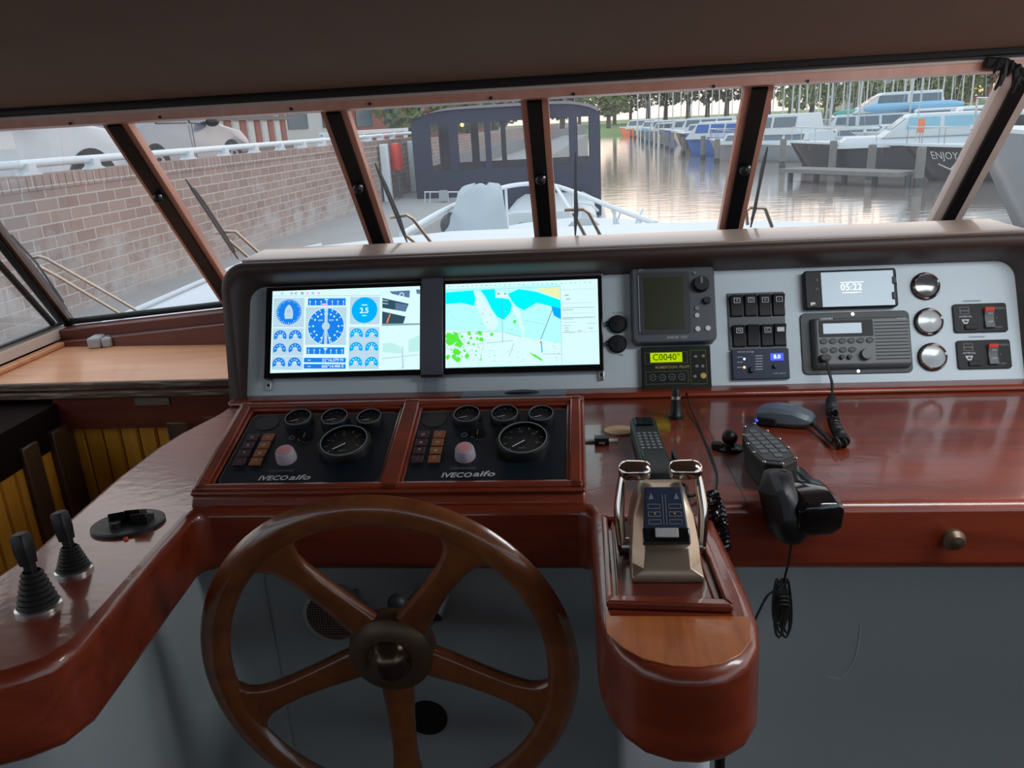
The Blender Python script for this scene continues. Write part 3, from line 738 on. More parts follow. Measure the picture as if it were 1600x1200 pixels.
disc('scr_sky', 905, 337, 107, 2 * e)
s.use('scr_white').text('2.5', *S1(903, 342), Z + 3 * e, 62 * k1, bold=.03); q1('scr_white', 880, 290, 928, 298, 3 * e); q1('scr_white', 885, 380, 922, 387, 3 * e)
for cx, cy in ((203, 562), (330, 560), (200, 672), (330, 670), (197, 792), (328, 790), (842, 545), (968, 545), (840, 660), (968, 658), (838, 783), (968, 783)):
    disc('scr_blue' if cx < 500 else 'scr_sky', cx, cy, 54, 2 * e, -25, 205, ri=22, n=18)
    for an in (15, 55, 90, 125, 165):
        disc('scr_white', cx + 38 * math.cos(math.radians(an)), cy - 38 * math.sin(math.radians(an)), 5, 3 * e, n=6)
    an = math.radians((cx * 7 + cy * 3) % 140 + 20)
    s.use('scr_white').poly([S1(cx - 4, cy), S1(cx + 50 * math.cos(an), cy - 50 * math.sin(an)), S1(cx + 4, cy + 2)], Z + 3 * e)
# camera pictures
q1('scr_white', 1050, 178, 1362, 458, e)
def pq(m, pts, z): s.use(m).poly([S1(*p) for p in pts], Z + z)
pq('scr_mid', [(1110, 180), (1280, 172), (1275, 235), (1130, 200)], 2 * e); pq('scr_mid', [(1330, 165), (1362, 165), (1362, 205), (1335, 198)], 2 * e)
pq('scr_dark', [(1052, 235), (1270, 285), (1245, 352), (1052, 318)], 2 * e); pq('scr_mid', [(1160, 275), (1268, 295), (1245, 350), (1160, 335)], 2.5 * e)
pq('scr_bg', [(1052, 250), (1100, 258), (1100, 264), (1052, 257)], 3 * e); pq('scr_bg', [(1052, 275), (1100, 283), (1100, 289), (1052, 282)], 3 * e)
pq('scr_dark', [(1052, 348), (1245, 392), (1225, 455), (1052, 458)], 2 * e); pq('scr_red', [(1112, 370), (1122, 372), (1100, 445), (1085, 445)], 3 * e)
pq('scr_grey', [(1050, 452), (1362, 448), (1362, 462), (1050, 470)], 3 * e)
s.use('scr_white'); disc('scr_white', 1212, 210, 20, 3 * e, ri=13, n=14)
pq('scr_mint', [(1060, 620), (1130, 610), (1200, 640), (1225, 700), (1060, 690)], 2 * e); pq('scr_mint', [(1270, 590), (1362, 545), (1362, 680), (1270, 690)], 2 * e)
pq('scr_bg', [(1050, 740), (1362, 705), (1362, 712), (1050, 748)], 2 * e); pq('scr_cell', [(1215, 820), (1230, 790), (1236, 790), (1228, 828)], 2 * e)
pq('scr_bg', [(1215, 640), (1225, 640), (1235, 800), (1220, 800)], 2.5 * e)
s.build('screen', t, smooth=0); clean(t)

# ---- right monitor
t, a, b = P_thing('monitor', 'right flat monitor showing a cyan and green sea chart', 'screen', 692, 434, 942, 582, at=.02)
MB('black_gloss').box(-a, -b, 0, a, b, .020).build('bezel', t, bevel=.002)
u0, v0, u1, v1 = rect(FP, 696, 440, 935, 572, .021); u0 -= t['u']; u1 -= t['u']; v0 -= t['v']; v1 -= t['v']
Wd, Hd = u1 - u0, v1 - v0; k2 = Wd / 1195.0
def S2(cx, cy):
    su = (cx - 178) / 1195.0; sv = (cy - (225 - 42 * su)) / 662.0
    return (u0 + su * Wd, v1 - min(1, max(0, sv)) * Hd)
s = MB('scr_pale'); s.poly([(u0, v0), (u1, v0), (u1, v1), (u0, v1)], Z)
def pg(m, pts, z): s.use(m).poly([S2(*p) for p in pts], Z + z)
pg('scr_white', [(178, 590), (560, 590), (780, 640), (800, 560), (700, 420), (720, 400), (770, 440), (790, 640), (930, 660), (1085, 690), (1085, 850), (178, 880)], e)
pg('scr_white', [(410, 280), (455, 290), (520, 400), (600, 530), (560, 590), (500, 570), (420, 390)], e)
pg('scr_cyan', [(180, 290), (400, 272), (418, 340), (405, 395), (300, 372), (180, 382)], 2 * e)
pg('scr_cyan', [(455, 270), (570, 262), (580, 330), (680, 342), (705, 385), (690, 450), (640, 505), (590, 485), (545, 420), (500, 330)], 2 * e)
pg('scr_cyan', [(675, 300), (760, 262), (900, 285), (1085, 350), (1085, 415), (1000, 395), (900, 370), (800, 430), (740, 400), (700, 350)], 2 * e)
pg('scr_sky', [(1010, 390), (1085, 400), (1085, 500), (1030, 470)], 1.6 * e)
pg('scr_yellow', [(880, 262), (1082, 245), (1085, 345), (960, 295)], 3 * e)
rr = random.Random(5)
def blob(m, cx, cy, r, z, n=11, sy=1.0):
    pts = []
    for i in range(n):
        an = 2 * PI * i / n; q = r * rr.uniform(.6, 1.2); pts.append((max(179, cx + q * math.cos(an)), cy + sy * q * math.sin(an)))
    pg(m, pts, z)
for cx, cy, r in ((215, 660, 45), (260, 650, 40), (285, 700, 36), (270, 760, 30), (200, 640, 30), (275, 820, 26), (250, 800, 22), (195, 800, 20), (365, 615, 18), (450, 610, 22), (465, 660, 20), (545, 620, 14), (350, 790, 20), (380, 650, 12), (430, 655, 12), (360, 690, 12), (400, 700, 10), (330, 750, 12), (420, 750, 9), (310, 640, 14), (725, 520, 16)):
    blob('scr_green', cx, cy, r, 4 * e)
for _ in range(26): blob('scr_green', rr.uniform(185, 470), rr.uniform(600, 830), rr.uniform(4, 9), 4 * e, 6)
pg('scr_green', [(835, 765), (880, 775), (940, 815), (930, 825), (880, 795)], 4 * e)
def ln(m, a_, b_, wd, z):
    A, B = Vector(S2(*a_)), Vector(S2(*b_)); d = B - A
    if d.length < 1e-6: return
    d.normalize(); n = Vector((-d.y, d.x)) * wd * k2 / 2; s.use(m).poly([tuple(A - n), tuple(B - n), tuple(B + n), tuple(A + n)], Z + z)
ln('scr_mid', (628, 330), (628, 680), 3, 5 * e); ln('scr_grey', (500, 690), (710, 668), 3, 5 * e); ln('scr_grey', (290, 600), (600, 598), 3, 5 * e)
ln('scr_mid', (1030, 400), (925, 660), 5, 5 * e); ln('scr_sky', (930, 680), (935, 760), 8, 5 * e); ln('scr_grey', (650, 605), (775, 640), 3, 5 * e); ln('scr_grey', (800, 510), (960, 540), 2, 5 * e)
ln('scr_cell', (180, 740), (480, 690), 3, 4.5 * e); ln('scr_cell', (480, 690), (450, 830), 2, 4.5 * e); ln('scr_grey', (680, 790), (715, 690), 3, 5 * e); ln('scr_grey', (940, 770), (1085, 770), 3, 5 * e)
disc('scr_red', 928, 680, 9, 6 * e, n=10, S_=S2, k_=k2)
for _ in range(90):
    x, y = rr.uniform(190, 1075), rr.uniform(420, 840); ln('scr_cell' if rr.random() < .6 else 'scr_grey', (x, y), (x + rr.uniform(4, 16), y + rr.uniform(-2, 2)), 4, 5 * e)
pg('scr_white', [(575, 285), (668, 285), (668, 332), (575, 332)], 4 * e); ln('scr_grey', (590, 300), (610, 300), 14, 5 * e); ln('scr_grey', (645, 300), (660, 300), 14, 5 * e)
pg('scr_white', [(178, 226), (1375, 184), (1375, 205), (178, 262)], 4.5 * e)
pg('scr_white', [(1087, 190), (1375, 180), (1375, 850), (1087, 850)], 4.5 * e)
for x in range(200, 1340, 37): ln('scr_grey', (x, 250 - x * .03), (x + rr.uniform(6, 18), 250 - x * .03), 5, 5 * e)
ln('scr_cell', (180, 275), (1085, 243), 3, 5 * e); ln('scr_cell', (1086, 250), (1086, 850), 3, 5 * e)
for y, x1, wd in ((268, 1350, 3), (312, 1150, 12), (342, 1160, 12), (375, 1320, 4), (412, 1350, 6), (428, 1180, 8), (455, 1345, 3), (490, 1350, 8), (500, 1180, 5), (525, 1200, 4), (532, 1350, 5), (550, 1160, 5), (568, 1145, 8), (568, 1330, 8), (588, 1145, 8), (590, 1240, 8), (605, 1190, 5), (600, 1355, 4)):
    x0 = 1095 if y not in (532,) else 1285
    if y in (312, 342, 568, 588): x0 = x1 - 32
    if (y, x1) == (590, 1240): x0 = 1215
    ln('scr_cell' if wd < 5 else 'scr_grey', (x0, y), (x1, y - (x1 - x0) * .03), wd * .6, 5.5 * e)
s.build('screen', t, smooth=0); clean(t)

# ---- acrylic covers round the monitors
t, a, b = P_thing('acrylic_cover', 'smoky acrylic strip between the two monitors', 'cover', 658, 413, 692, 610, at=.025)
MB('acrylic_grey').box(-a, -b + .035, .018, a, b - .022, .026).build('strip', t, bevel=.001)
MB('black_plastic').box(-a, b - .022, .018, a, b, .0265).build('dark_top', t)
MB('black_plastic').box(-a, -b + .031, .018, a, -b + .036, .028).build('dark_foot', t)
m_ = MB('clear_acrylic'); m_.box(-a, -b, .001, a + .003, -b + .032, .012); m_.use('print_dim').text('· · · ·', 0, -b + .017, .0125, .012); m_.build('foot_bracket', t); clean(t)
t, a, b = P_thing('acrylic_cover', 'clear acrylic band along the top of the right monitor', 'cover', 690, 406, 938, 434, at=.025)
MB('acrylic_grey').box(-a, -b, .001, a, b - .008, .019).build('band', t, bevel=.001)
MB('radar_edge').box(-a, b - .0085, .001, a, b - .007, .0195).build('bright_edge', t); clean(t)
t, a, b = P_thing('tape_strip', 'beige tape square at the upper left corner of the right monitor', 'tape', 694, 415, 728, 438, h=.0195)
MB('tape').box(-a, -b, 0, a, b, .0006).build('tape', t); clean(t)
for px, py, lb in ((419, 602, 'small clear clip under the lower left corner of the left monitor'), (940, 585, 'small clear clip under the lower right corner of the right monitor'), (938, 426, 'small clear clip at the upper right corner of the right monitor')):
    u, v = uv(FP, px, py, .01); t = thing('screen_clip', lb, 'clip', TM(FP, u, v, 0), 'monitor clips')
    m_ = MB('steel'); hh = .013 if py > 500 else .006; m_.box(-.006, -hh, 0, .006, hh, .008); m_.use('black_plastic').cyl(0, 0, .007, .010, .0035, n=12); m_.build('clip_body', t, bevel=.0015)

# ---- two round socket caps
for px, py, lb in ((965, 506, 'upper round black socket cap left of the dark radar screen'), (965, 537, 'lower round black socket cap left of the dark radar screen')):
    u, v = uv(FP, px, py, .01); t = thing('socket_cap', lb, 'socket', TM(FP, u, v, 0), 'round socket caps')
    MB('black_plastic').lathe([(.021, 0), (.021, .008), (.018, .011), (.001, .012)], n=32).build('cap', t)
    MB('black_plastic').tube([(-.017, .004, .006), (-.026, .006, .006), (-.026, -.002, .006), (-.017, -.004, .006)], .002).build('hinge', t)
for tx, px, py, sz in (('12 VOLT', 966, 489, .007), ('USB', 969, 555, .007), ('ruitenwisser', 1518, 470, .008), ('ruitenwisser', 1526, 526, .007)):
    u, v = uv(FP, px, py, 0); lab(panel, 'print_dark', tx, u, v, .0004, sz)

# ---- radar display
t, a, b = P_thing('radar_display', 'grey boxy radar display with a dark olive screen', 'display', 986, 413, 1120, 536, at=.035)
m_ = MB('radar_grey'); P_ = [(-a, -b + .01), (-a + .008, -b), (a - .010, -b), (a, -b + .012), (a, b - .012), (a - .008, b), (-a + .006, b), (-a, b - .006)]
m_.prism(P_, 0, .035, top_scale=.97); m_.build('housing', t, bevel=.003)
u0, v0, u1, v1 = rect(FP, 997, 425, 1078, 522, .036); u0 -= t['u']; u1 -= t['u']; v0 -= t['v']; v1 -= t['v']
m_ = MB('charcoal_plastic'); m_.ring(0, 0, 0, 0, 0, 0, 3) if 0 else None
m_.prism(rrect(u0, v0, u1, v1, .006), .0352, .0366); m_.use('radar_edge').box(u0 + .001, v0 + .006, .0366, u0 + .003, v1 - .006, .0376); m_.build('screen_frame', t)
u2, v2, u3, v3 = rect(FP, 1007, 433, 1068, 515, .036); MB('lcd_off').box(u2 - t['u'], v2 - t['v'], .0366, u3 - t['u'], v3 - t['v'], .0372).build('screen', t)
def dial(t, px, py, r, h0, h1, m='black_plastic', name='knob', FR=FP, top=None, at=None):
    x, y = loc(t, px, py, FR, at if at is not None else h0); mb = MB(m); mb.lathe([(r * 1.02, h0), (r, h0 + (h1 - h0) * .7), (r * .9, h1), (.0005, h1)], x, y, 24)
    if top: mb.use(top).box(x - r * .12, y, h1, x + r * .12, y + r * .8, h1 + .0006)
    return mb.build(name, t)
dial(t, 1095, 445, .0175, .035, .052, top='print_dim'); dial(t, 1104, 470, .008, .035, .046)
for px, py, mm, rr_ in ((1089, 482, 'print_dim', .0055), (1089, 493, 'print_white', .0055), (1090, 514, 'white_plastic', .006), (1106, 513, 'white_plastic', .006), (1085, 427, 'print_dim', .004)):
    dial(t, px, py, rr_, .035, .039, m=mm, name='button')
lab(t, 'print_white', 'RADAR 1000', *loc(t, 1058, 527, FP, .036), .0358, .008); lab(t, 'print_white', 'JRC', *loc(t, 1003, 421, FP, .036), .0358, .008); clean(t)

# ---- autopilot control
t, a, b = P_thing('autopilot_control', 'black autopilot control with a glowing lime display reading C0040', 'control', 1003, 541, 1111, 608, at=.018)
MB('pilot_black').box(-a, -b, 0, a, b, .018).build('housing', t, bevel=.002)
m_ = MB('print_olive')
def outline_rect(m_, x0, y0, x1, y1, z, wd=.0007):
    m_.box(x0, y0, z, x1, y0 + wd, z + .0003); m_.box(x0, y1 - wd, z, x1, y1, z + .0003); m_.box(x0, y0, z, x0 + wd, y1, z + .0003); m_.box(x1 - wd, y0, z, x1, y1, z + .0003)
def lrect(t, x0, y0, x1, y1, h, FR=FP):
    q = rect(FR, x0, y0, x1, y1, h); return q[0] - t['u'], q[1] - t['v'], q[2] - t['u'], q[3] - t['v']
for q in ((1008, 550, 1074, 568), (1009, 580, 1076, 600), (1079, 547, 1104, 600)): outline_rect(m_, *lrect(t, *q, .018), .0181)
x, y = loc(t, 1078, 573, FP, .018); m_.build('printed_border', t, smooth=0); lab(t, 'print_yellow', 'ROBERTSON', x - .052, y, .0184, .0085); lab(t, 'print_yellow', 'PILOT', x - .012, y, .0184, .0085)
q = lrect(t, 1016, 551, 1066, 566, .018); m_ = MB('lcd_lime'); m_.box(q[0], q[1], .018, q[2], q[3], .0186); m_.use('lcd_ink').text('C0040°', (q[0] + q[2]) / 2, (q[1] + q[3]) / 2, .0188, .021, wide=.95, bold=.01); m_.build('display', t, smooth=0)
for px, py in ((1020, 590), (1035, 590), (1050, 589), (1065, 589)):
    x, y = loc(t, px, py, FP, .018); m_ = MB('pilot_black'); m_.cyl(x, y, .018, .0195, .0075, n=20); m_.use('print_dim').ring(x, y, .0195, .0198, .0062, .0072, 20); m_.box(x - .003, y - .0005, .0195, x + .003, y + .0005, .0198); m_.build('button', t)
for px, py in ((1087, 557), (1099, 556), (1089, 572), (1098, 572), (1086, 588)):
    x, y = loc(t, px, py, FP, .018); m_ = MB('print_dim'); m_.add([(x - .005, y, .0185), (x + .001, y + .004, .0185), (x + .004, y, .0185), (x + .001, y - .004, .0185)], [(0, 3, 2, 1)]); m_.use('pilot_black').cyl(x, y, .018, .0184, .0065, n=16); m_.build('button', t, smooth=0)
dial(t, 1099, 587, .0065, .018, .020, m='print_yellow', name='button'); clean(t)

# ---- bank of eight rocker switches
t, a, b = P_thing('switch_panel', 'grey switch plate with two rows of four black rockers', 'switch panel', 1138, 457, 1227, 546, at=.004)
MB('radar_grey').box(-a, -b, 0, a, b, .004).build('plate', t, bevel=.0008)
icons = ['V', 'O', '≡', '~', 'NAV', '', 'C', '■']
for i, (px, py) in enumerate(((1151, 478), (1173, 477), (1195, 477), (1217, 476), (1155, 525), (1177, 524), (1199, 524), (1219, 523))):
    x, y = loc(t, px, py, FP, .01); m_ = MB('rocker_black')
    m_.add([(x + sx * .0138, y + sy * .025, z) for z, ys in ((.004, 1), ) for sx, sy in ((-1, -1), (1, -1), (1, 1), (-1, 1))] +
           [(x - .0125, y - .0235, .011), (x + .0125, y - .0235, .011), (x + .0125, y + .0235, .020), (x - .0125, y + .0235, .020), (x - .0125, y - .002, .011), (x + .0125, y - .002, .011)],
           [(0, 3, 2, 1), (0, 1, 5, 4), (1, 2, 6, 9, 5), (2, 3, 7, 6), (3, 0, 4, 8, 7), (4, 5, 9, 8), (8, 9, 6, 7)])
    o = m_.build('rocker_switch', t, bevel=.001)
    if icons[i]:
        m2 = MB('print_white'); zc = .0178
        if icons[i] == '■': m2.box(x - .008, y + .006, .0145, x + .008, y + .016, .0182)
        else:
            outline_rect(m2, x - .007, y + .005, x + .007, y + .017, .0176, .0012); m2.text(icons[i] if len(icons[i]) < 3 else 'N', x, y + .011, .018, .010)
        m2.build('icon', o, smooth=0)
clean(t)

# ---- blue-grey charger remote with blue digits
t, a, b = P_thing('charger_remote', 'blue-grey charger remote with glowing blue digits under the rocker switches', 'control', 1144, 545, 1234, 592, at=.014)
m_ = MB('remote_blue'); m_.prism([(-a, -b), (a, -b), (a, b), (-a, b)], 0, .014, top_scale=.985); m_.build('housing', t, bevel=.001)
lab(t, 'print_white', 'victron energy', *loc(t, 1165, 549.5, FP, .014), .0143, .0062); lab(t, 'print_white', 'multi control', *loc(t, 1218, 583, FP, .014), .0143, .005); m_ = MB('print_white')
for i in range(6):
    x, y = loc(t, 1186, 556 + i * 4.2, FP, .014); m_.box(x - .008, y - .0007, .0141, x + .008, y + .0007, .0144)
m_.build('printed_scale', t, smooth=0); m_ = MB('print_white')
for i in range(3):
    x, y = loc(t, 1156, 558 + i * 8, FP, .014); m_.box(x - .006, y - .0006, .0141, x + .006, y + .0006, .0144)
m_.build('printed_scale', t, smooth=0)
q = lrect(t, 1204, 552, 1224, 563, .014); m_ = MB('led_blue'); m_.box(q[0], q[1], .014, q[2], q[3], .0146); m_.use('led_digits').text('8.0', (q[0] + q[2]) / 2, (q[1] + q[3]) / 2, .0148, .0125, bold=.02); m_.build('display', t, smooth=0)
for px, py, mm in ((1163, 561, 'led_cyan'), (1163, 574, 'led_amber'), (1163, 583, 'red_plastic')): dial(t, px, py, .0026 if py < 580 else .0012, .014, .0155, m=mm, name='lamp')
dial(t, 1211, 572, .005, .014, .022); x, y = loc(t, 1174, 578, FP, .014); MB('black_plastic').box(x - .004, y - .006, .014, x + .004, y + .006, .022).build('toggle', t, bevel=.001); clean(t)

# ---- clock display (horizontal touch display in a black holder)
t, a, b = P_thing('clock_display', 'small black-framed display reflecting the sky and showing 05 22', 'display', 1257, 421, 1402, 481, at=.02)
m_ = MB('rocker_black'); m_.prism(rrect(-a, -b, a, b, .006), 0, .022); m_.build('holder', t, bevel=.003)
q = lrect(t, 1284, 424, 1397, 478, .023); m_ = MB('lcd_grey'); m_.box(q[0], q[1], .022, q[2], q[3], .0232)
m_.use('clock_digits').text('05:22', *loc(t, 1330, 449, FP, .023), .0237, .021); x, y = loc(t, 1331, 441, FP, .023); m_.box(x - .025, y - .0008, .0233, x + .025, y + .0006, .0236)
x, y = loc(t, 1331, 457, FP, .023); m_.box(x - .02, y - .0006, .0233, x + .02, y + .0006, .0236); m_.build('screen', t, smooth=0)
for py in (438, 462):
    x, y = loc(t, 1396, py, FP, .023); MB('black_plastic').box(x - .003, y - .008, .022, x + .005, y + .008, .027).build('retaining_tab', t, bevel=.001)
x, y = loc(t, 1271, 476, FP, .023); m_ = MB('white_plastic'); m_.box(x - .006, y - .003, .022, x + .004, y + .005, .024); m_.use('print_dark').box(x - .002, y - .005, .024, x + .006, y, .026); m_.build('connector', t)
for py in (438, 452): dial(t, 1276, py, .004, .022, .0235, m='charcoal_plastic', name='button')
clean(t)

# ---- VHF radio
t, a, b = P_thing('vhf_radio', 'dark grey marine VHF radio on a rounded mounting plate', 'radio', 1252, 487, 1424, 584, at=.004)
m_ = MB('charcoal_plastic'); m_.prism(rrect(-a, -b, a, b, .012), 0, .004); m_.build('mounting_plate', t, bevel=.0015)
for px, py in ((1332, 491), (1341, 580)): dial(t, px, py, .004, .004, .0055, m='steel', name='screw')
q = lrect(t, 1275, 496, 1424, 570, .028); R0 = [(q[0] - .006, q[1] - .006), (q[2] + .002, q[1] - .006), (q[2] + .002, q[3] + .004), (q[0] - .006, q[3] + .004)]
m_ = MB('grey_plastic'); m_.loft([[(x, y, .004) for x, y in R0], [(x, y, .028) for x, y in ((q[0], q[1]), (q[2], q[1]), (q[2], q[3]), (q[0], q[3]))]]); m_.build('body', t, bevel=.004)
g = lrect(t, 1367, 500, 1420, 563, .028); m_ = MB('black_rubber')
for i in range(12):
    y = g[1] + (g[3] - g[1]) * (i + .5) / 12; m_.box(g[0], y - .0012, .0278, g[2], y + .0012, .0283)
m_.build('speaker_grille', t)
g = lrect(t, 1279, 500, 1364, 526, .028); m_ = MB('rocker_black'); m_.prism(rrect(*g, .003), .028, .0286); m_.build('display_window', t)
g = lrect(t, 1286, 505, 1346, 521, .028); MB('lcd_grey').box(g[0], g[1], .0286, g[2], g[3], .029).build('display', t)
lab(t, 'print_white', 'GARMIN', *loc(t, 1291, 498.5, FP, .028), .0285, .007, bold=.02); lab(t, 'print_white', 'VHF 200i', *loc(t, 1408, 497.5, FP, .028), .0285, .005)
for px, py in [(1287 + 14.4 * i, 533.5 - i * .4) for i in range(6)] + [(1288 + 14.5 * i, 547.5 - i * .4) for i in range(4)]:
    x, y = loc(t, px, py, FP, .028); m_ = MB('black_plastic'); m_.at(Matrix.Translation((x, y, 0)) @ Matrix.Diagonal((1.25, 1, 1, 1))).cyl(0, 0, .028, .0305, .0062, n=20); m_.use('print_dim').box(-.003, -.0006, .0305, .003, .0006, .0308); m_.build('button', t)
dial(t, 1352, 554, .012, .028, .042, m='grey_plastic'); dial(t, 1315, 558, .005, .028, .036); dial(t, 1327, 558, .005, .028, .036)
x, y = loc(t, 1288, 560, FP, .03); m_ = MB('black_plastic'); m_.at(Matrix.Translation((x, y, 0)) @ Matrix.Diagonal((1.5, 1, 1, 1))).cyl(0, 0, .028, .046, .009, .007, n=20); m_.build('microphone_plug', t)
VHF_PLUG = TM(FP, t['u'] + x, t['v'] + y - .004, .044).translation.copy(); clean(t)

# ---- three round gauges
for px, py, mm, lb in ((1448, 446, 'gauge_glass_dark', 'topmost round chrome-ringed gauge with a dark glass'), (1453, 502, 'gauge_glass', 'middle round chrome-ringed gauge between the dark one and the lowest'), (1459, 557, 'gauge_glass', 'lowest round chrome-ringed gauge above the desk')):
    u, v = uv(FP, px, py, .01); t = thing('round_gauge', lb, 'gauge', TM(FP, u, v, 0), 'chrome ringed gauges')
    MB('black_rubber').lathe([(.031, 0), (.031, .006), (.029, .008)], n=40).build('flange', t)
    MB('chrome').lathe([(.0295, .004), (.0295, .010), (.027, .013), (.0245, .011), (.0245, .008)], n=40).build('bezel', t)
    MB(mm).lathe([(.0247, .009), (.015, .0105), (.0005, .011)], n=40).build('glass', t)

# ---- two wiper switch panels
for (x0, y0, x1, y1), top, lb in (((1490, 474, 1574, 519), 1, 'upper black wiper switch panel with a red-tipped rocker'), ((1496, 531, 1580, 576), 0, 'lower black wiper switch panel with a red-tipped rocker')):
    t, a, b = P_thing('wiper_switch_panel', lb, 'switch panel', x0, y0, x1, y1, at=.006, group='wiper switch panels')
    MB('rocker_black').prism(rrect(-a, -b, a, b, .006), 0, .006).build('plate', t, bevel=.001)
    m_ = MB('print_dim'); outline_rect(m_, -a * .75, b * .28, -a * .4, b * .78, .0061, .0009); m_.build('symbol_frame', t, smooth=0); lab(t, 'print_dim', 'www', -a * .58, b * .53, .0063, .009); lab(t, 'print_white', 'INTERVAL', -a * .55, b * .1, .0063, .006); m_ = MB('print_white')
    m_.add([(-a * .72, -b * .08, .0063), (-a * .42, -b * .08, .0063), (-a * .5, -b * .4, .0063), (-a * .63, -b * .4, .0063)], [(0, 3, 2, 1)]); m_.use('print_dark').box(-a * .62, -b * .3, .0062, -a * .5, -b * .16, .0066)
    m_.build('wiper_symbol', t, smooth=0); lab(t, 'print_dim', 'SCHEIBEN', a * .68, b * .62, .0063, .0065); lab(t, 'print_dim', 'WASH', a * .62, -b * .68, .0063, .0065); lab(t, 'print_dim', 'I', a * .6, -b * .02, .0063, .008)
    m_ = MB('grey_plastic'); m_.loft([[(a * .12, z0, .006), (a * .48, z0, .006), (a * .48, z0, h_), (a * .12, z0, h_)] for z0, h_ in ((-b * .72, .014), (-b * .05, .010), (b * .4, .015))]); rk = m_.build('rocker_switch', t, bevel=.001)
    m_ = MB('red_plastic'); m_.loft([[(a * .12, z0, .006), (a * .48, z0, .006), (a * .48, z0, h_), (a * .12, z0, h_)] for z0, h_ in ((b * .4, .015), (b * .66, .018))]); m_.build('red_tip', rk, bevel=.001)
    lab(rk, 'print_white', 'ON', a * .3, b * .22, .0155, .006); lab(rk, 'print_white', 'OFF', a * .3, -b * .35, .0135, .006)
    MB('rocker_black').box(-a * .62, -b * .8, .006, -a * .18, -b * .45, .010).build('small_switch', t, bevel=.001)
    clean(t)
# ================================================================ sloped engine gauge box and panels
gc = thing('gauge_console', 'sloped mahogany box framing the two engine panels on the desk', 'console', FG)
x0, x1, L = -.620, -.008, .232
mb = MB('mahogany')
mb.add([(x, v, h) for x in (x0, x1) for v, h in ((-.012, -.012), (-.008, -.028), (L + .01, -.15), (L + .01, -.006), (L, 0.0), (0.0, 0.0))], [(0, 1, 2, 3, 4, 5), (11, 10, 9, 8, 7, 6)] + [(i, i + 6, (i + 1) % 6 + 6, (i + 1) % 6) for i in range(6)])
mb.build('box', gc, bevel=.004)
def bar(xa, ya, xb, yb, h0=0.0, h1=.012):
    mb = MB('mahogany'); mb.box(xa, ya, h0, xb, yb, h1 - .004)
    if abs(xb - xa) > abs(yb - ya): mb.box(xa + .004, ya + .006, h0, xb - .004, yb - .006, h1)
    else: mb.box(xa + .006, ya + .004, h0, xb - .006, yb - .004, h1)
    mb.build('frame_moulding', gc, bevel=.003, seg=3)
bar(x0, -.002, x1, .022); bar(x0, L - .022, x1, L); bar(x0, .0, x0 + .030, L); bar(x1 - .030, .0, x1, L); bar(-.326, .0, -.286, L)
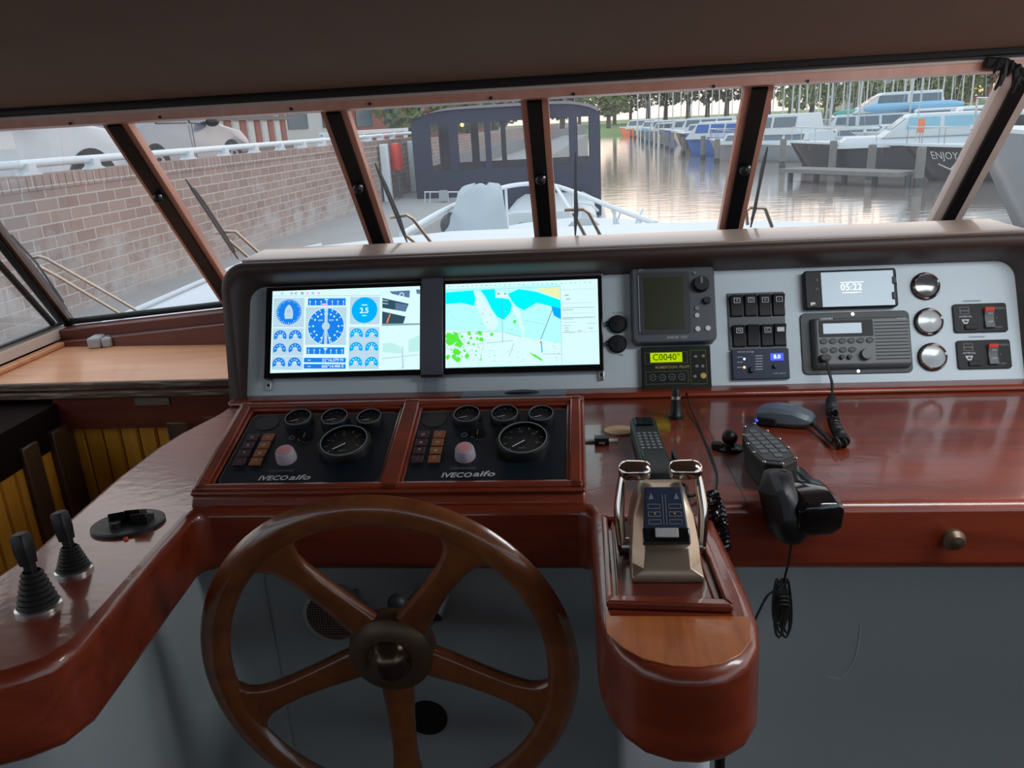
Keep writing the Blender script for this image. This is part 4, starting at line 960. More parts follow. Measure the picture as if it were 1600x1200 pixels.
def engine_panel(first, caption, tx, lamps_m):
    if first:
        cx = -.4545
    t = thing('engine_panel', caption, 'engine panel', TM(FG, -.4545 if first else -.1625, .1085, .002), 'engine panels')
    hw, hh = .131, .090
    m_ = MB('engine_plate'); m_.prism(rrect(-hw, -hh, hw, hh, .014), 0, .004); m_.build('plate', t, bevel=.0008)
    m_ = MB('plate_grey_edge'); o_ = rrect(-hw + .001, -hh + .001, hw - .001, hh - .001, .013); i_ = rrect(-hw + .002, -hh + .002, hw - .002, hh - .002, .012)
    m_.loft([[(x, y, .0042) for x, y in o_], [(x, y, .0042) for x, y in i_]], cap=False)
    # lettering: maker's mark, slanted bold
    a1, b1_ = (uv(FG, 429, 752), uv(FG, 468, 751)) if first else (uv(FG, 715, 747.5), uv(FG, 755, 745.5)); ox_, oy_ = (-.4545 if first else -.1625), .1085
    MB('print_white').text_fit('IVECO', a1[0] - ox_, a1[1] - oy_ + .001, .0043, .046, .0105, slant=.2, bold=.0005).build('lettering', t, smooth=0)
    MB('print_white').text_fit('aifo', b1_[0] - ox_ + .003, b1_[1] - oy_ + .001, .0043, .033, .0115, slant=.3, bold=.0005).build('lettering', t, smooth=0)
    m_.build('printed_border', t, smooth=0); lab(t, 'print_dim', 'STOP MOTORE', -.035, -.0585, .0043, .006)
    for x, y, r in ((-.042, .068, .025), (.022, .068, .025), (.083, .066, .023)):
        g = MB('black_plastic'); g.lathe([(r, .004), (r, .012), (r * .94, .015), (r * .82, .013)], x, y, 32)
        g.use('dial_black').cyl(x, y, .004, .010, r * .82); go = g.build('small_gauge', t)
        g = MB('print_dim')
        for k in range(7):
            an = math.radians(200 - k * 36); g.tube([(x + r * .62 * math.cos(an), y + r * .62 * math.sin(an), .0104), (x + r * .74 * math.cos(an), y + r * .74 * math.sin(an), .0104)], .0005, n=4)
        g.text('°C' if x < 0 else 'bar' if x < .05 else '00812', x, y - r * .35, .0104, .006); g.use('print_white').tube([(x, y - .002, .0106), (x - r * .5, y - r * .25, .0106)], .0005, n=4)
        g.build('dial_marks', go, smooth=0)
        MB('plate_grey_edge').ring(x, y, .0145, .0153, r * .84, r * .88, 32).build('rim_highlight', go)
    # blanked fourth hole
    MB('dial_black').cyl(-.098, .066, .004, .0048, .0205).build('blank_cover', t)
    x, y, r = .057, -.003, .043
    g = MB('black_plastic'); g.lathe([(r, .004), (r, .016), (r * .95, .020), (r * .84, .018)], x, y, 48); g.use('dial_black').cyl(x, y, .004, .013, r * .84, n=48); go = g.build('tachometer', t)
    g = MB('print_dim')
    for k in range(9):
        an = math.radians(225 - k * 30); g.tube([(x + r * .64 * math.cos(an), y + r * .64 * math.sin(an), .0133), (x + r * .76 * math.cos(an), y + r * .76 * math.sin(an), .0133)], .0006, n=4)
        if k % 2 == 0: g.text(str(k * 5), x + r * .52 * math.cos(an), y + r * .52 * math.sin(an), .0134, .006)
    g.text('RPM', x, y - r * .45, .0134, .006); g.build('dial_marks', go, smooth=0)
    MB('print_white').tube([(x + .002, y - .001, .0142), (x - .016, y - .016, .0142)], .0009, n=4).build('needle', go)
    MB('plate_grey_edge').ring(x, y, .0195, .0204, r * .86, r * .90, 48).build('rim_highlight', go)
    # rubber start button
    x, y = -.034, -.030; g = MB('mauve_rubber'); g.lathe([(.0165, .004), (.0165, .010), (.0150, .020), (.0135, .023), (.011, .0235)], x, y, 28); go = g.build('push_button', t)
    MB('pink_rubber').lathe([(.0115, .022), (.0105, .0245), (.0005, .0255)], x, y, 24).build('button_top', go)
    # key switch
    x, y = -.020, .026; g = MB('black_gloss'); g.lathe([(.013, .004), (.012, .007), (.0005, .0075)], x, y, 24); g.use('steel').box(x - .001, y - .006, .0075, x + .001, y + .006, .009); g.build('key_switch', t)
    g = MB('print_dim'); g.text('P O S', x + .006, y - .015, .0043, .006); g.ring(x - .022, y - .002, .0042, .0045, .004, .005, 16); g.build('lettering', t, smooth=0)
    # eight warning lamps in two columns
    for cx_, mm in ((-.110, 'maroon_lens'), (-.083, lamps_m)):
        for k in range(4):
            yy = .024 - k * .0205; g = MB(mm); g.box(cx_ - .0095, yy - .0085, .004, cx_ + .0095, yy + .0085, .0075); lo = g.build('warning_lamp', t, bevel=.001)
            g = MB('print_white' if mm != 'maroon_lens' or k < 3 else 'print_dim'); g.text(('~', 'o', 'x', '*')[(k + (mm == 'maroon_lens')) % 4], cx_, yy, .0077, .012); g.build('icon', lo, smooth=0)
    return t
engine_panel(True, 'left black engine panel, nearer the side arm, with amber warning lamps', None, 'amber_lens')
engine_panel(False, 'right black engine panel, nearer the throttle, with dim brown warning lamps', None, 'amber_lens')

# acrylic plate laid on the moulding in front of the screens, with a dark lump on it
t = thing('acrylic_plate', 'smoky acrylic plate standing behind the right engine panel', 'plate', FD)
q = [uv(FD, 722, 632, .0), uv(FD, 884, 628, .0)]
mb = MB('acrylic_grey'); mb.box(q[0][0], .575, .012, q[1][0], .625, .022); mb.build('sheet', t, bevel=.001)
mb = MB('black_plastic'); c = uv(FD, 812, 625, .02); mb.at(Matrix.Translation((c[0], .60, .022)) @ Matrix.Diagonal((2.6, 1, .45, 1))).ball((0, 0, 0), .015); mb.build('rubber_plug', t)

# ---- small things on the desk
def D_thing(name, label, cat, px, py, h=0.0, rz=0.0, group=None):
    u, v = uv(FD, px, py, h); return thing(name, label, cat, TM(FD, u, v, h, rz), group)
t = D_thing('cork_coaster', 'round tan cork disc half under the telephone handset', 'coaster', 968, 674)
MB('cork').lathe([(.030, 0), (.030, .003), (.0295, .0035), (.0005, .0035)], n=40).build('disc', t)
t = D_thing('usb_socket', 'small black socket on a pale strip beside the gauge box', 'socket', 940, 692)
MB('light_grey_plastic').box(-.030, .0, 0, .030, .014, .004).build('strip', t, bevel=.001)
m_ = MB('black_plastic'); m_.box(-.013, -.018, 0, .013, .004, .014); m_.use('steel').box(-.005, -.022, .004, .005, -.018, .008); m_.build('socket', t, bevel=.001)
t = D_thing('antenna_stub', 'black upright stub socket at the back of the desk under the autopilot', 'bracket', 1056, 653)
m_ = MB('black_plastic'); m_.lathe([(.0155, 0), (.0155, .006), (.012, .010), (.009, .035), (.008, .055), (.006, .060), (.0005, .061)], n=20); m_.build('post', t)
m_ = MB('steel'); m_.ring(0, 0, .040, .046, .0085, .0098, 20); m_.build('collar', t)

# telephone handset in its cradle
a_ = Vector((*uv(FD, 1003, 660, .025), 0)); b_ = Vector((*uv(FD, 1028, 730, .03), 0)); d_ = b_ - a_; rz = math.atan2(d_.y, d_.x) + PI / 2
u, v = uv(FD, 1016, 693, .03); LH = d_.length / 2
t = thing('telephone_handset', 'dark green-black telephone handset with number keys lying behind the throttle', 'telephone', TM(FD, u, v, 0, rz))
m_ = MB('handset_black')
secs = []
for yy, hw, h0, h1 in ((LH + .022, .015, .010, .020), (LH + .018, .021, .006, .030), (LH, .0235, .004, .036), (LH * .4, .0225, .006, .031), (-LH * .4, .0225, .006, .030), (-LH, .024, .004, .034), (-LH - .014, .021, .006, .030), (-LH - .018, .015, .010, .022)):
    secs.append([(-hw, yy, h0 + .004), (-hw + .004, yy, h0), (hw - .004, yy, h0), (hw, yy, h0 + .004), (hw, yy, h1 - .004), (hw - .004, yy, h1), (-hw + .004, yy, h1), (-hw, yy, h1 - .004)])
m_.loft(secs[::-1]); m_.build('body', t)
for r in range(6):
    for c in range(4):
        x, y = -.0145 + c * .0097, LH * .42 - r * .0165; MB('print_dim').box(x - .0028, y - .0035, .0305, x + .0028, y + .0035, .0322).build('key', t)
MB('black_gloss').box(-.016, LH * .72, .0345, .016, LH + .010, .0365).build('earpiece', t, bevel=.002)
t = D_thing('telephone_cradle', 'black cradle under the telephone handset', 'cradle', 1030, 738, 0, rz)
m_ = MB('black_plastic'); m_.box(-.028, -.035, 0, .028, .02, .018); m_.box(-.028, -.035, 0, -.022, .02, .034); m_.box(.022, -.035, 0, .028, .02, .034); m_.build('base', t, bevel=.003)
def pz(px, py, h): # world point on desk at height h
    u, v = uv(FD, px, py, h); return FD @ Vector((u, v, h))
cp = smooth_path([pz(1035, 755, .012), pz(1070, 758, .010), pz(1075, 775, .010), pz(1092, 772, .008), pz(1100, 785, .008)], 6)
m_ = MB('black_plastic'); m_.tube(cp, .0028, n=6); hc = tag(m_.build('handset_cord'), 'curly black cord from the handset hanging over the desk edge right of the throttle', 'cord')
top = aty(1110, 770, 1.022); pts_ = [top, aty(1118, 785, 1.020), aty(1124, 810, 1.015), aty(1128, 835, 1.012), aty(1130, 858, 1.010)]
m_ = MB('black_gloss'); m_.tube(coil_pts(pts_, .0085, 13, 14), .0030, n=6); o = m_.build('coil', hc)
pts_ = [aty(1122, 775, 1.010), aty(1114, 790, 1.008), aty(1112, 810, 1.006)]
m_ = MB('black_gloss'); m_.tube(coil_pts(pts_, .007, 4, 14), .0032, n=6); m_.build('coil', hc)
# thin cable from the autopilot to the desk edge
cp = smooth_path([FP @ Vector((*uv(FP, 1072, 609, .012), .012)), pz(1078, 635, .01), pz(1093, 668, .002), pz(1108, 705, .002), pz(1120, 740, .002), pz(1118, 768, .003)], 8)
m_ = MB('black_plastic'); m_.tube(cp, .0018, n=6); tag(m_.build('thin_cable'), 'thin dark cable running down the desk from the autopilot', 'cable')
u, v = uv(FD, 1113, 776, .006); t = thing('cable_plug', 'small black plug at the end of the thin cable on the desk edge', 'plug', TM(FD, u, v, .0, .3))
m_ = MB('black_plastic'); m_.box(-.006, -.012, 0, .006, .010, .010); m_.use('steel').cyl(.009, .005, 0, .008, .003, n=10); m_.build('plug', t, bevel=.0015)

# ball mount
t = D_thing('ball_mount', 'small black ball mount left of the keypad remote', 'mount', 1140, 702)
m_ = MB('black_plastic'); m_.lathe([(.024, 0), (.024, .004), (.012, .008), (.009, .014)], n=24); m_.ball((0, 0, .022), .014); m_.build('ball', t)
m_ = MB('black_plastic'); m_.box(-.030, -.006, 0, -.012, .012, .012); m_.use('steel').box(.0, -.020, .002, .012, -.012, .008); m_.build('bracket', t, bevel=.002)

# keypad remote: pointed plate edged with screws
H = .045
kp = [uv(FD, x, y, H) for x, y in ((1162, 666), (1178, 661), (1199, 673), (1219, 686), (1233, 700), (1246, 718), (1224, 727), (1194, 724), (1177, 708), (1167, 694), (1160, 680))]
cu = sum(p[0] for p in kp) / len(kp); cv = sum(p[1] for p in kp) / len(kp); kpl = [(x - cu, y - cv) for x, y in kp]
t = thing('keypad_remote', 'black pointed keypad remote edged with bright screws on the desk', 'remote control', TM(FD, cu, cv, 0))
m_ = MB('black_plastic'); m_.prism([(x * .9, y * .9) for x, y in kpl], 0, H * .5); m_.prism(kpl, H * .5, H); m_.build('body', t, bevel=.002)
m_ = MB('charcoal_plastic'); m_.prism([(x * .84, y * .84) for x, y in kpl], H, H + .001); m_.build('membrane', t)
for x, y in kpl: m_ = MB('chrome'); m_.ball((x * .95, y * .95, H + .001), .0028, n=10, sz=.6); m_.build('screw', t)
ax = Vector((kpl[0][0] - kpl[6][0], kpl[0][1] - kpl[6][1])); ang = math.atan2(ax.y, ax.x)
for i in range(7):
    for j in (-1, 0, 1):
        if (i in (0, 6)) and j: continue
        x = (i - 3) * .021; y = j * .0155; ca, sa = math.cos(ang), math.sin(ang); m_ = MB('grey_plastic')
        m_.at(Matrix.Translation((x * ca - y * sa, x * sa + y * ca, H + .001)) @ Matrix.Rotation(ang, 4, 'Z')).box(-.0075, -.0058, 0, .0075, .0058, .0012); m_.build('key', t)
# strap and black box hanging over the desk edge
t = thing('handheld_torch', 'black handheld torch with a strap lying over the front edge of the desk', 'torch', Matrix.Translation(pz(1240, 790, .0)))
def wl(*p): return Vector(p)
m_ = MB('black_gloss'); c0 = pz(1222, 735, .018); c1 = aty(1248, 768, 1.035); c2 = aty(1285, 815, 1.0)
secs = []
dirv = (c2 - c0).normalized(); side = dirv.cross(Vector((0, 0, 1))).normalized(); upv = side.cross(dirv)
for s_, hw, hh in ((0, .022, .014), (.15, .026, .018), (.45, .029, .021), (.52, .033, .026), (.80, .035, .028), (.97, .032, .026), (1.0, .026, .02)):
    c = c0.lerp(c2, s_) ; secs.append([tuple(c + side * hw * x + upv * hh * y) for x, y in ((-1, -.6), (-.6, -1), (.6, -1), (1, -.6), (1, .6), (.6, 1), (-.6, 1), (-1, .6))])
m_.loft(secs); on_local(t, m_, 'body', bevel=.002)
m_ = MB('black_plastic'); secs = []
for p, hw in ((aty(1215, 738, 1.06), .020), (aty(1214, 765, 1.03), .026), (aty(1226, 800, 1.02), .030), (aty(1232, 832, 1.015), .026), (aty(1236, 846, 1.015), .014)):
    secs.append([tuple(p + Vector((hw * math.cos(2 * PI * k / 12), hw * .7 * math.sin(2 * PI * k / 12), 0))) for k in range(12)])
m_.loft(secs); on_local(t, m_, 'pouch')
sp_ = [aty(1216, 738, 1.03), aty(1208, 742, 1.01), aty(1216, 765, .99), aty(1226, 790, .985), aty(1232, 815, .985)]
m_ = MB('print_dark'); P2 = smooth_path(sp_, 6); m_.loft([[tuple(p + Vector((x, 0, y))) for x, y in ((-.005, 0), (.005, .003), (.005, .005), (-.005, .002))] for p in P2]); on_local(t, m_, 'strap')
m_ = MB('chrome'); m_.tube([aty(1209, 737, 1.035), aty(1219, 734, 1.035), aty(1229, 737, 1.035)], .0016, n=6); on_local(t, m_, 'buckle')

# hanging bundle of cable
m_ = MB('black_rubber'); m_.tube([aty(1237, 845, 1.02), aty(1232, 880, 1.03), aty(1224, 910, 1.04)], .0018, n=6)
for i in range(7):
    dx = (i - 3) * 2.6; a0 = 905 + (i % 3) * 6; b0 = 975 + (i * 7 % 4) * 7
    loop = []
    for k in range(20):
        an = 2 * PI * k / 20; loop.append(aty(1222 + dx + 6.5 * math.sin(an) * (1 - .35 * math.cos(an)), (a0 + b0) / 2 - (b0 - a0) / 2 * math.cos(an), 1.03 + .003 * i + .006 * math.sin(an)))
    m_.tube(loop, .0019, n=6, closed=True)
for y in (935, 941, 947): m_.tube([aty(1222 + 11 * math.cos(2 * PI * k / 14), y + 3 * math.sin(2 * PI * k / 14), 1.035 + .014 * math.sin(2 * PI * k / 14)) for k in range(14)], .002, n=6, closed=True)
m_.tube(smooth_path([aty(1218, 920, 1.04), aty(1200, 930, 1.08), aty(1186, 955, 1.11), aty(1176, 978, 1.12)], 5), .0018, n=6)
tag(m_.build('cable_bundle'), 'tied bundle of thin black cable hanging below the desk front', 'cable')

# fist microphone and its coiled cord
u, v = uv(FD, 1228, 648, .02)
t = thing('fist_microphone', 'blue-grey fist microphone with a blue light lying on the desk', 'microphone', TM(FD, u, v, 0, math.radians(-28)))
m_ = MB('mic_shell'); secs = []
for x, hw, h0, h1 in ((-.052, .018, .010, .024), (-.048, .026, .004, .032), (-.02, .031, .002, .038), (.018, .028, .002, .036), (.044, .024, .004, .028), (.052, .018, .008, .022)):
    secs.append([(x, -hw, h0 + .008), (x, -hw + .008, h0), (x, hw - .008, h0), (x, hw, h0 + .008), (x, hw, h1 - .008), (x, hw - .008, h1), (x, -hw + .008, h1), (x, -hw, h1 - .008)])
m_.loft(secs); m_.build('body', t, bevel=.003, seg=3)
m_ = MB('led_blue'); m_.ball((-.044, -.030, .012), .0045, n=10); m_.build('blue_light', t)
m_ = MB('black_plastic'); m_.box(-.046, -.034, .004, -.010, -.026, .018); m_.build('talk_button', t, bevel=.002)
m_ = MB('print_white'); m_.text('GARMIN', .0, .004, .0385, .008); m_.build('lettering', t, smooth=0)
m_ = MB('black_plastic'); mc = smooth_path([pz(1250, 654, .018), pz(1268, 662, .012), pz(1285, 677, .008), pz(1300, 692, .010)], 6); m_.tube(mc, .004, n=8)
co = tag(m_.build('microphone_cord'), 'thick coiled black microphone cord hanging from the radio onto the desk', 'cord')
pA = FP @ Vector((*uv(FP, 1299, 624, .04), .04))
pts_ = [pA, pz(1300, 640, .035), pz(1302, 655, .025), pz(1306, 668, .016), pz(1313, 680, .012), pz(1318, 690, .012), pz(1304, 692, .012)]
m_ = MB('black_plastic'); m_.tube(coil_pts(smooth_path(pts_, 6), .0088, 46, 12), .0024, n=6); m_.build('coil', co)
m_ = MB('black_plastic'); m_.tube(smooth_path([VHF_PLUG, VHF_PLUG + Vector((.004, -.012, -.025)), FP @ Vector((*uv(FP, 1300, 600, .045), .045)), pA], 8), .0030, n=8); m_.build('lead', co)

# joysticks on the arm
def joystick(px, py, hpx, hpy, label, sz=1.0, lean=0):
    t = D_thing('joystick', label, 'joystick', px, py, 0, 0, 'thruster joysticks')
    MB('steel').lathe([(.024 * sz, 0), (.024 * sz, .004), (.021 * sz, .006)], n=32).build('base_ring', t)
    m_ = MB('black_rubber'); prof = []
    for k in range(15):
        s_ = k / 14; r = (.0215 - .0115 * s_ + (.0013 if k % 2 else -.0007)) * sz; prof.append((r, .004 + .040 * s_ * (1.1 if sz > 1 else .8)))
    m_.lathe(prof, n=28); m_.build('gaiter', t)
    # grip leaning a little
    h0 = prof[-1][1]; m_ = MB('black_plastic')
    m_.at(Matrix.Translation((0, 0, h0 - .004)) @ Matrix.Rotation(math.radians(lean), 4, 'Y')).loft([[(x * w_, y * w_, z) for x, y in rrect(-1, -1, 1, 1, .4, 3)] for z, w_ in ((0, .0052), (.012, .0055), (.013, .0075), (.030, .0090), (.048, .0086), (.051, .0070))]); m_.build('grip', t)
joystick(61, 950, 40, 870, 'nearer black joystick on the left arm of the desk', 1.05, -7)
joystick(116, 893, 95, 820, 'farther black joystick on the left arm, nearer the round switch plate', .95, -7)
# round plate with three rocker switches
u, v = uv(FD, 201, 820, 0); t = thing('round_switch_plate', 'round grey and black plate with three rockers on the left arm', 'switch', TM(FD, u, v, 0))
m_ = MB('charcoal_plastic'); m_.lathe([(.050, 0), (.050, .003), (.048, .005), (.0005, .005)], n=48); m_.use('black_plastic').ring(0, 0, 0, .004, .048, .051, 48); m_.build('plate', t)
for x, y, r_ in ((-.018, .004, .5), (.004, .016, .2), (.024, .0, .15)):
    m_ = MB('black_gloss'); m_.at(Matrix.Translation((x, y, .005)) @ Matrix.Rotation(r_, 4, 'Z') @ Matrix.Scale(1.25, 4)).add([(-.009, -.011, 0), (.009, -.011, 0), (.009, .011, 0), (-.009, .011, 0), (-.009, -.011, .014), (.009, -.011, .014), (.009, .011, .006), (-.009, .011, .006)], [(0, 3, 2, 1), (4, 5, 6, 7), (0, 1, 5, 4), (1, 2, 6, 5), (2, 3, 7, 6), (3, 0, 4, 7)]); m_.build('rocker_switch', t, bevel=.001)
m_ = MB('black_plastic'); m_.cyl(-.006, -.022, .005, .014, .008); m_.build('knob', t)
m_ = MB('print_white'); m_.text('CLARK SPOT', 0, .038, .0052, .006); m_.box(-.006, .030, .005, .006, .042, .0054) ; m_.build('lettering', t, smooth=0)
u, v = uv(FD, 197, 843, 0); t = thing('indicator_lamp', 'tiny red lamp set in the left arm before the round switch plate', 'lamp', TM(FD, u, v, 0))
MB('red_plastic').lathe([(.0035, 0), (.003, .003), (.0003, .004)], n=14).build('lens', t)
# ================================================================ throttle on its pod
tf = thing('moulding_surround', 'square mahogany moulding surround on the throttle pod', 'moulding', FD)
c = [dloc(*p) for p in ((.014, .995), (.146, .995), (.150, .742), (.014, .750))]
def frame_bars(pts, w_, h0, h1, name, mm='mahogany'):
    P = [Vector((*p, 0)) for p in pts]; cen = sum(P, Vector()) / 4
    for i in range(4):
        a, b = P[i], P[(i + 1) % 4]; ia = a + (cen - a).normalized() * w_ * 1.414; ib = b + (cen - b).normalized() * w_ * 1.414
        mb = MB(mm); mb.prism([(a.x, a.y), (b.x, b.y), (ib.x, ib.y), (ia.x, ia.y)], h0, h1, top_scale=None); mb.build(name, tf, bevel=.0025, seg=3)
frame_bars(c, .012, 0, .010, 'moulding')
i_ = [(p[0] + (.076 - p[0]) * .20, p[1] + (-.18 - p[1]) * .12) for p in c]
frame_bars(i_, .006, 0, .006, 'inner_moulding')
mb = MB('deep_red_wood'); mb.prism([(c[0][0] + .012, c[0][1] - .012), (c[1][0] - .012, c[1][1] - .012), (c[2][0] - .012, c[2][1] + .012), (c[3][0] + .012, c[3][1] + .012)], 0, .003); mb.build('pad', tf)
mb = MB('black_rubber'); mb.box(.034, -.17, .003, .052, -.06, .006); mb.build('gasket', tf)

u, v = .0865, dloc(0, .84)[1]
TT = TM(FD, u, v, .003)
t = thing('throttle_control', 'champagne metal twin-lever throttle with a dark key display', 'throttle', TT)
# faceted body: rings from foot to head (half width, front, back, height, corner cut)
m_ = MB('champagne_metal')
def br(hw, y0, y1, z, ch): return [(-hw + ch, y0, z), (hw - ch, y0, z), (hw, y0 + ch * 1.2, z), (hw, y1, z), (-hw, y1, z), (-hw, y0 + ch * 1.2, z)]
m_.loft([br(.041, -.036, .085, 0, .001), br(.041, -.036, .085, .008, .001), br(.0405, -.032, .085, .016, .014), br(.0395, -.022, .084, .036, .0145), br(.036, .000, .083, .060, .014), br(.027, .024, .080, .084, .006), br(.023, .034, .070, .088, .004)])
m_.build('body', t, bevel=.0012)
# sloped key display
Hd_ = Matrix.Translation((0, .006, .067)) @ Matrix.Rotation(math.radians(50), 4, 'X')
m_ = MB('remote_blue').at(Hd_); m_.prism([(-.0270, -.035), (.0270, -.035), (.0225, .034), (-.0225, .034)], -.010, .005); hd = m_.build('key_display', t, bevel=.0025)
m_ = MB('print_dim').at(Hd_)
for sx in (-1, 1):
    for k in range(3): outline_rect(m_, sx * .0122 - .0075, .009 - k * .0095 - .003, sx * .0122 + .0075, .009 - k * .0095 + .003, .0052, .0008)
    m_.add([(sx * .015 - .003, .018, .0053), (sx * .015 + .003, .018, .0053), (sx * .015, .026, .0053)], [(0, 1, 2)]); m_.box(sx * .0018 - .0004, -.014, .0052, sx * .0018 + .0004, .024, .0054)
m_.use('print_yellow'); m_.box(-.0125, -.0010, .0053, -.0105, .001, .0058); m_.box(.0105, -.0010, .0053, .0125, .001, .0058); m_.build('key_marks', hd, smooth=0)
m_ = MB('black_gloss').at(Hd_); m_.box(-.0275, -.0375, -.002, .0275, -.0175, .0085); m_.build('lower_key', hd, bevel=.002)
m_ = MB('light_grey_plastic').at(Hd_); m_.box(-.013, -.030, .0085, .014, -.0185, .0105); m_.build('grey_key', hd, bevel=.001)
# levers
for sx in (-1, 1):
    m_ = MB('chrome')
    pts_ = [(sx * .049, .045, .000), (sx * .050, .045, .015), (sx * .052, .050, .05), (sx * .049, .058, .080), (sx * .0465, .062, .098)]
    P = smooth_path(pts_, 6); rings = []
    for k, p in enumerate(P):
        s_ = k / (len(P) - 1); w_ = .0045 + .0022 * math.sin(PI * s_); rings.append([(p.x + w_ * math.cos(2 * PI * j / 12), p.y + .009 * math.sin(2 * PI * j / 12), p.z) for j in range(12)])
    m_.loft(rings); lv = m_.build('lever', t)
    m_ = MB('chrome'); rings = []
    for x, r in ((.0520, .002), (.0512, .008), (.047, .0125), (.040, .0145), (.024, .0140), (.016, .0130), (.0125, .010), (.0115, .003)):
        rings.append([(sx * x, .064 + r * 1.1 * math.cos(2 * PI * j / 16), .103 + r * .9 * math.sin(2 * PI * j / 16)) for j in range(16)])
    m_.loft(rings if sx < 0 else rings[::-1]); m_.build('grip', lv)
    m_ = MB('steel').at(Matrix.Translation((sx * .044, .045, .010)) @ Matrix.Rotation(PI / 2, 4, 'Y')); m_.cyl(0, 0, -.006, .006, .010); m_.build('pivot', t)
# ================================================================ our own foredeck and wipers
mat('fender_cloth', (0.42, 0.46, 0.48), 0.85, noise=0.15, nscale=6, bump=0.5)
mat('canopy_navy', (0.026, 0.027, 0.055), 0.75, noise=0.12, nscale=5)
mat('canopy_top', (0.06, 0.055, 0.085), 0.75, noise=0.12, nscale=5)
mat('hull_dark', (0.018, 0.019, 0.023), 0.35)
mat('hull_grey', (0.20, 0.225, 0.25), 0.4, noise=0.05, nscale=1)
mat('boot_red', (0.25, 0.04, 0.03), 0.5)
mat('boat_white', (0.58, 0.61, 0.62), 0.4)
mat('boat_window', (0.07, 0.11, 0.14), 0.15, coat=0.5)
mat('boat_window_blue', (0.20, 0.42, 0.52), 0.2, coat=0.5)
mat('canvas_blue', (0.05, 0.13, 0.38), 0.8)
mat('canvas_lightblue', (0.22, 0.42, 0.58), 0.8)
mat('canvas_green', (0.10, 0.35, 0.27), 0.8)
mat('canvas_grey', (0.35, 0.37, 0.38), 0.8)
mat('orange_paint', (0.75, 0.22, 0.10), 0.6)
mat('mast_grey', (0.50, 0.50, 0.48), 0.5)
mat('pile_wood', (0.17, 0.16, 0.15), 0.85, noise=0.3, nscale=6)
mat('pile_wet', (0.05, 0.055, 0.05), 0.5)
mat('path_grey', (0.33, 0.32, 0.31), 0.9, noise=0.12, nscale=3)
mat('road_grey', (0.22, 0.22, 0.22), 0.9, noise=0.1, nscale=2)
mat('car_silver', (0.42, 0.47, 0.53), 0.25, coat=0.8)
mat('car_dark', (0.14, 0.16, 0.20), 0.25, coat=0.8)
mat('car_glass', (0.03, 0.05, 0.08), 0.08, coat=0.5)
mat('tyre', (0.015, 0.015, 0.016), 0.8)
mat('alloy', (0.5, 0.5, 0.52), 0.35, metal=0.6)
mat('brick_red', (0.30, 0.10, 0.07), 0.9, noise=0.2, nscale=3)
mat('plaster', (0.55, 0.52, 0.48), 0.9)
mat('roof_tile', (0.15, 0.13, 0.13), 0.9)
mat('roof_pale', (0.62, 0.63, 0.65), 0.8)
mat('bark', (0.13, 0.10, 0.08), 0.95, noise=0.2, nscale=3)
mat('twigs', (0.22, 0.205, 0.155), 1.0, noise=0.4, nscale=1.2)
mat('leaf_green', (0.15, 0.18, 0.07), 1.0, noise=0.4, nscale=1.5)
mat('bank_grass', (0.19, 0.24, 0.09), 1.0, noise=0.3, nscale=0.6)
mat('fire_red', (0.70, 0.06, 0.04), 0.5)

# water
m, t_, b_ = new_mat('harbour_water')
b_.inputs['Base Color'].default_value = (0.86, 0.73, 0.64, 1); b_.inputs['Roughness'].default_value = 0.09; b_.inputs['Metallic'].default_value = 0.8
c_ = t_.nodes.new('ShaderNodeTexCoord'); mp_ = t_.nodes.new('ShaderNodeMapping'); mp_.inputs['Scale'].default_value = (0.7, 2.0, 1)
n_1 = t_.nodes.new('ShaderNodeTexNoise'); n_1.inputs['Scale'].default_value = 1.6; n_1.inputs['Detail'].default_value = 4
bp_ = t_.nodes.new('ShaderNodeBump'); bp_.inputs['Strength'].default_value = 0.22; bp_.inputs['Distance'].default_value = 0.03
t_.links.new(c_.outputs['Object'], mp_.inputs[0]); t_.links.new(mp_.outputs[0], n_1.inputs['Vector']); t_.links.new(n_1.outputs['Fac'], bp_.inputs['Height']); t_.links.new(bp_.outputs[0], b_.inputs['Normal'])
# brick of the quay wall, in the wall's own y (along) and z (up); white lime bloom low down
m, t_, b_ = new_mat('quay_brick')
c_ = t_.nodes.new('ShaderNodeTexCoord'); sp_ = t_.nodes.new('ShaderNodeSeparateXYZ'); cb_ = t_.nodes.new('ShaderNodeCombineXYZ')
t_.links.new(c_.outputs['Object'], sp_.inputs[0]); t_.links.new(sp_.outputs['Y'], cb_.inputs['X']); t_.links.new(sp_.outputs['Z'], cb_.inputs['Y'])
br_ = t_.nodes.new('ShaderNodeTexBrick'); br_.inputs['Scale'].default_value = 1.0; br_.inputs['Brick Width'].default_value = 0.215; br_.inputs['Row Height'].default_value = 0.082
br_.inputs['Mortar Size'].default_value = 0.0065; br_.inputs['Mortar Smooth'].default_value = 0.4; br_.inputs['Bias'].default_value = 0.0
br_.inputs['Color1'].default_value = (0.27, 0.17, 0.14, 1); br_.inputs['Color2'].default_value = (0.35, 0.24, 0.20, 1); br_.inputs['Mortar'].default_value = (0.50, 0.44, 0.40, 1)
t_.links.new(cb_.outputs[0], br_.inputs['Vector'])
ns = t_.nodes.new('ShaderNodeTexNoise'); ns.inputs['Scale'].default_value = 2.6; ns.inputs['Detail'].default_value = 9; ns.inputs['Roughness'].default_value = 0.75; t_.links.new(c_.outputs['Object'], ns.inputs['Vector'])
gr = t_.nodes.new('ShaderNodeMapRange'); gr.inputs[1].default_value = 0.40; gr.inputs[2].default_value = 1.25; gr.inputs[3].default_value = 0.24; gr.inputs[4].default_value = -0.14
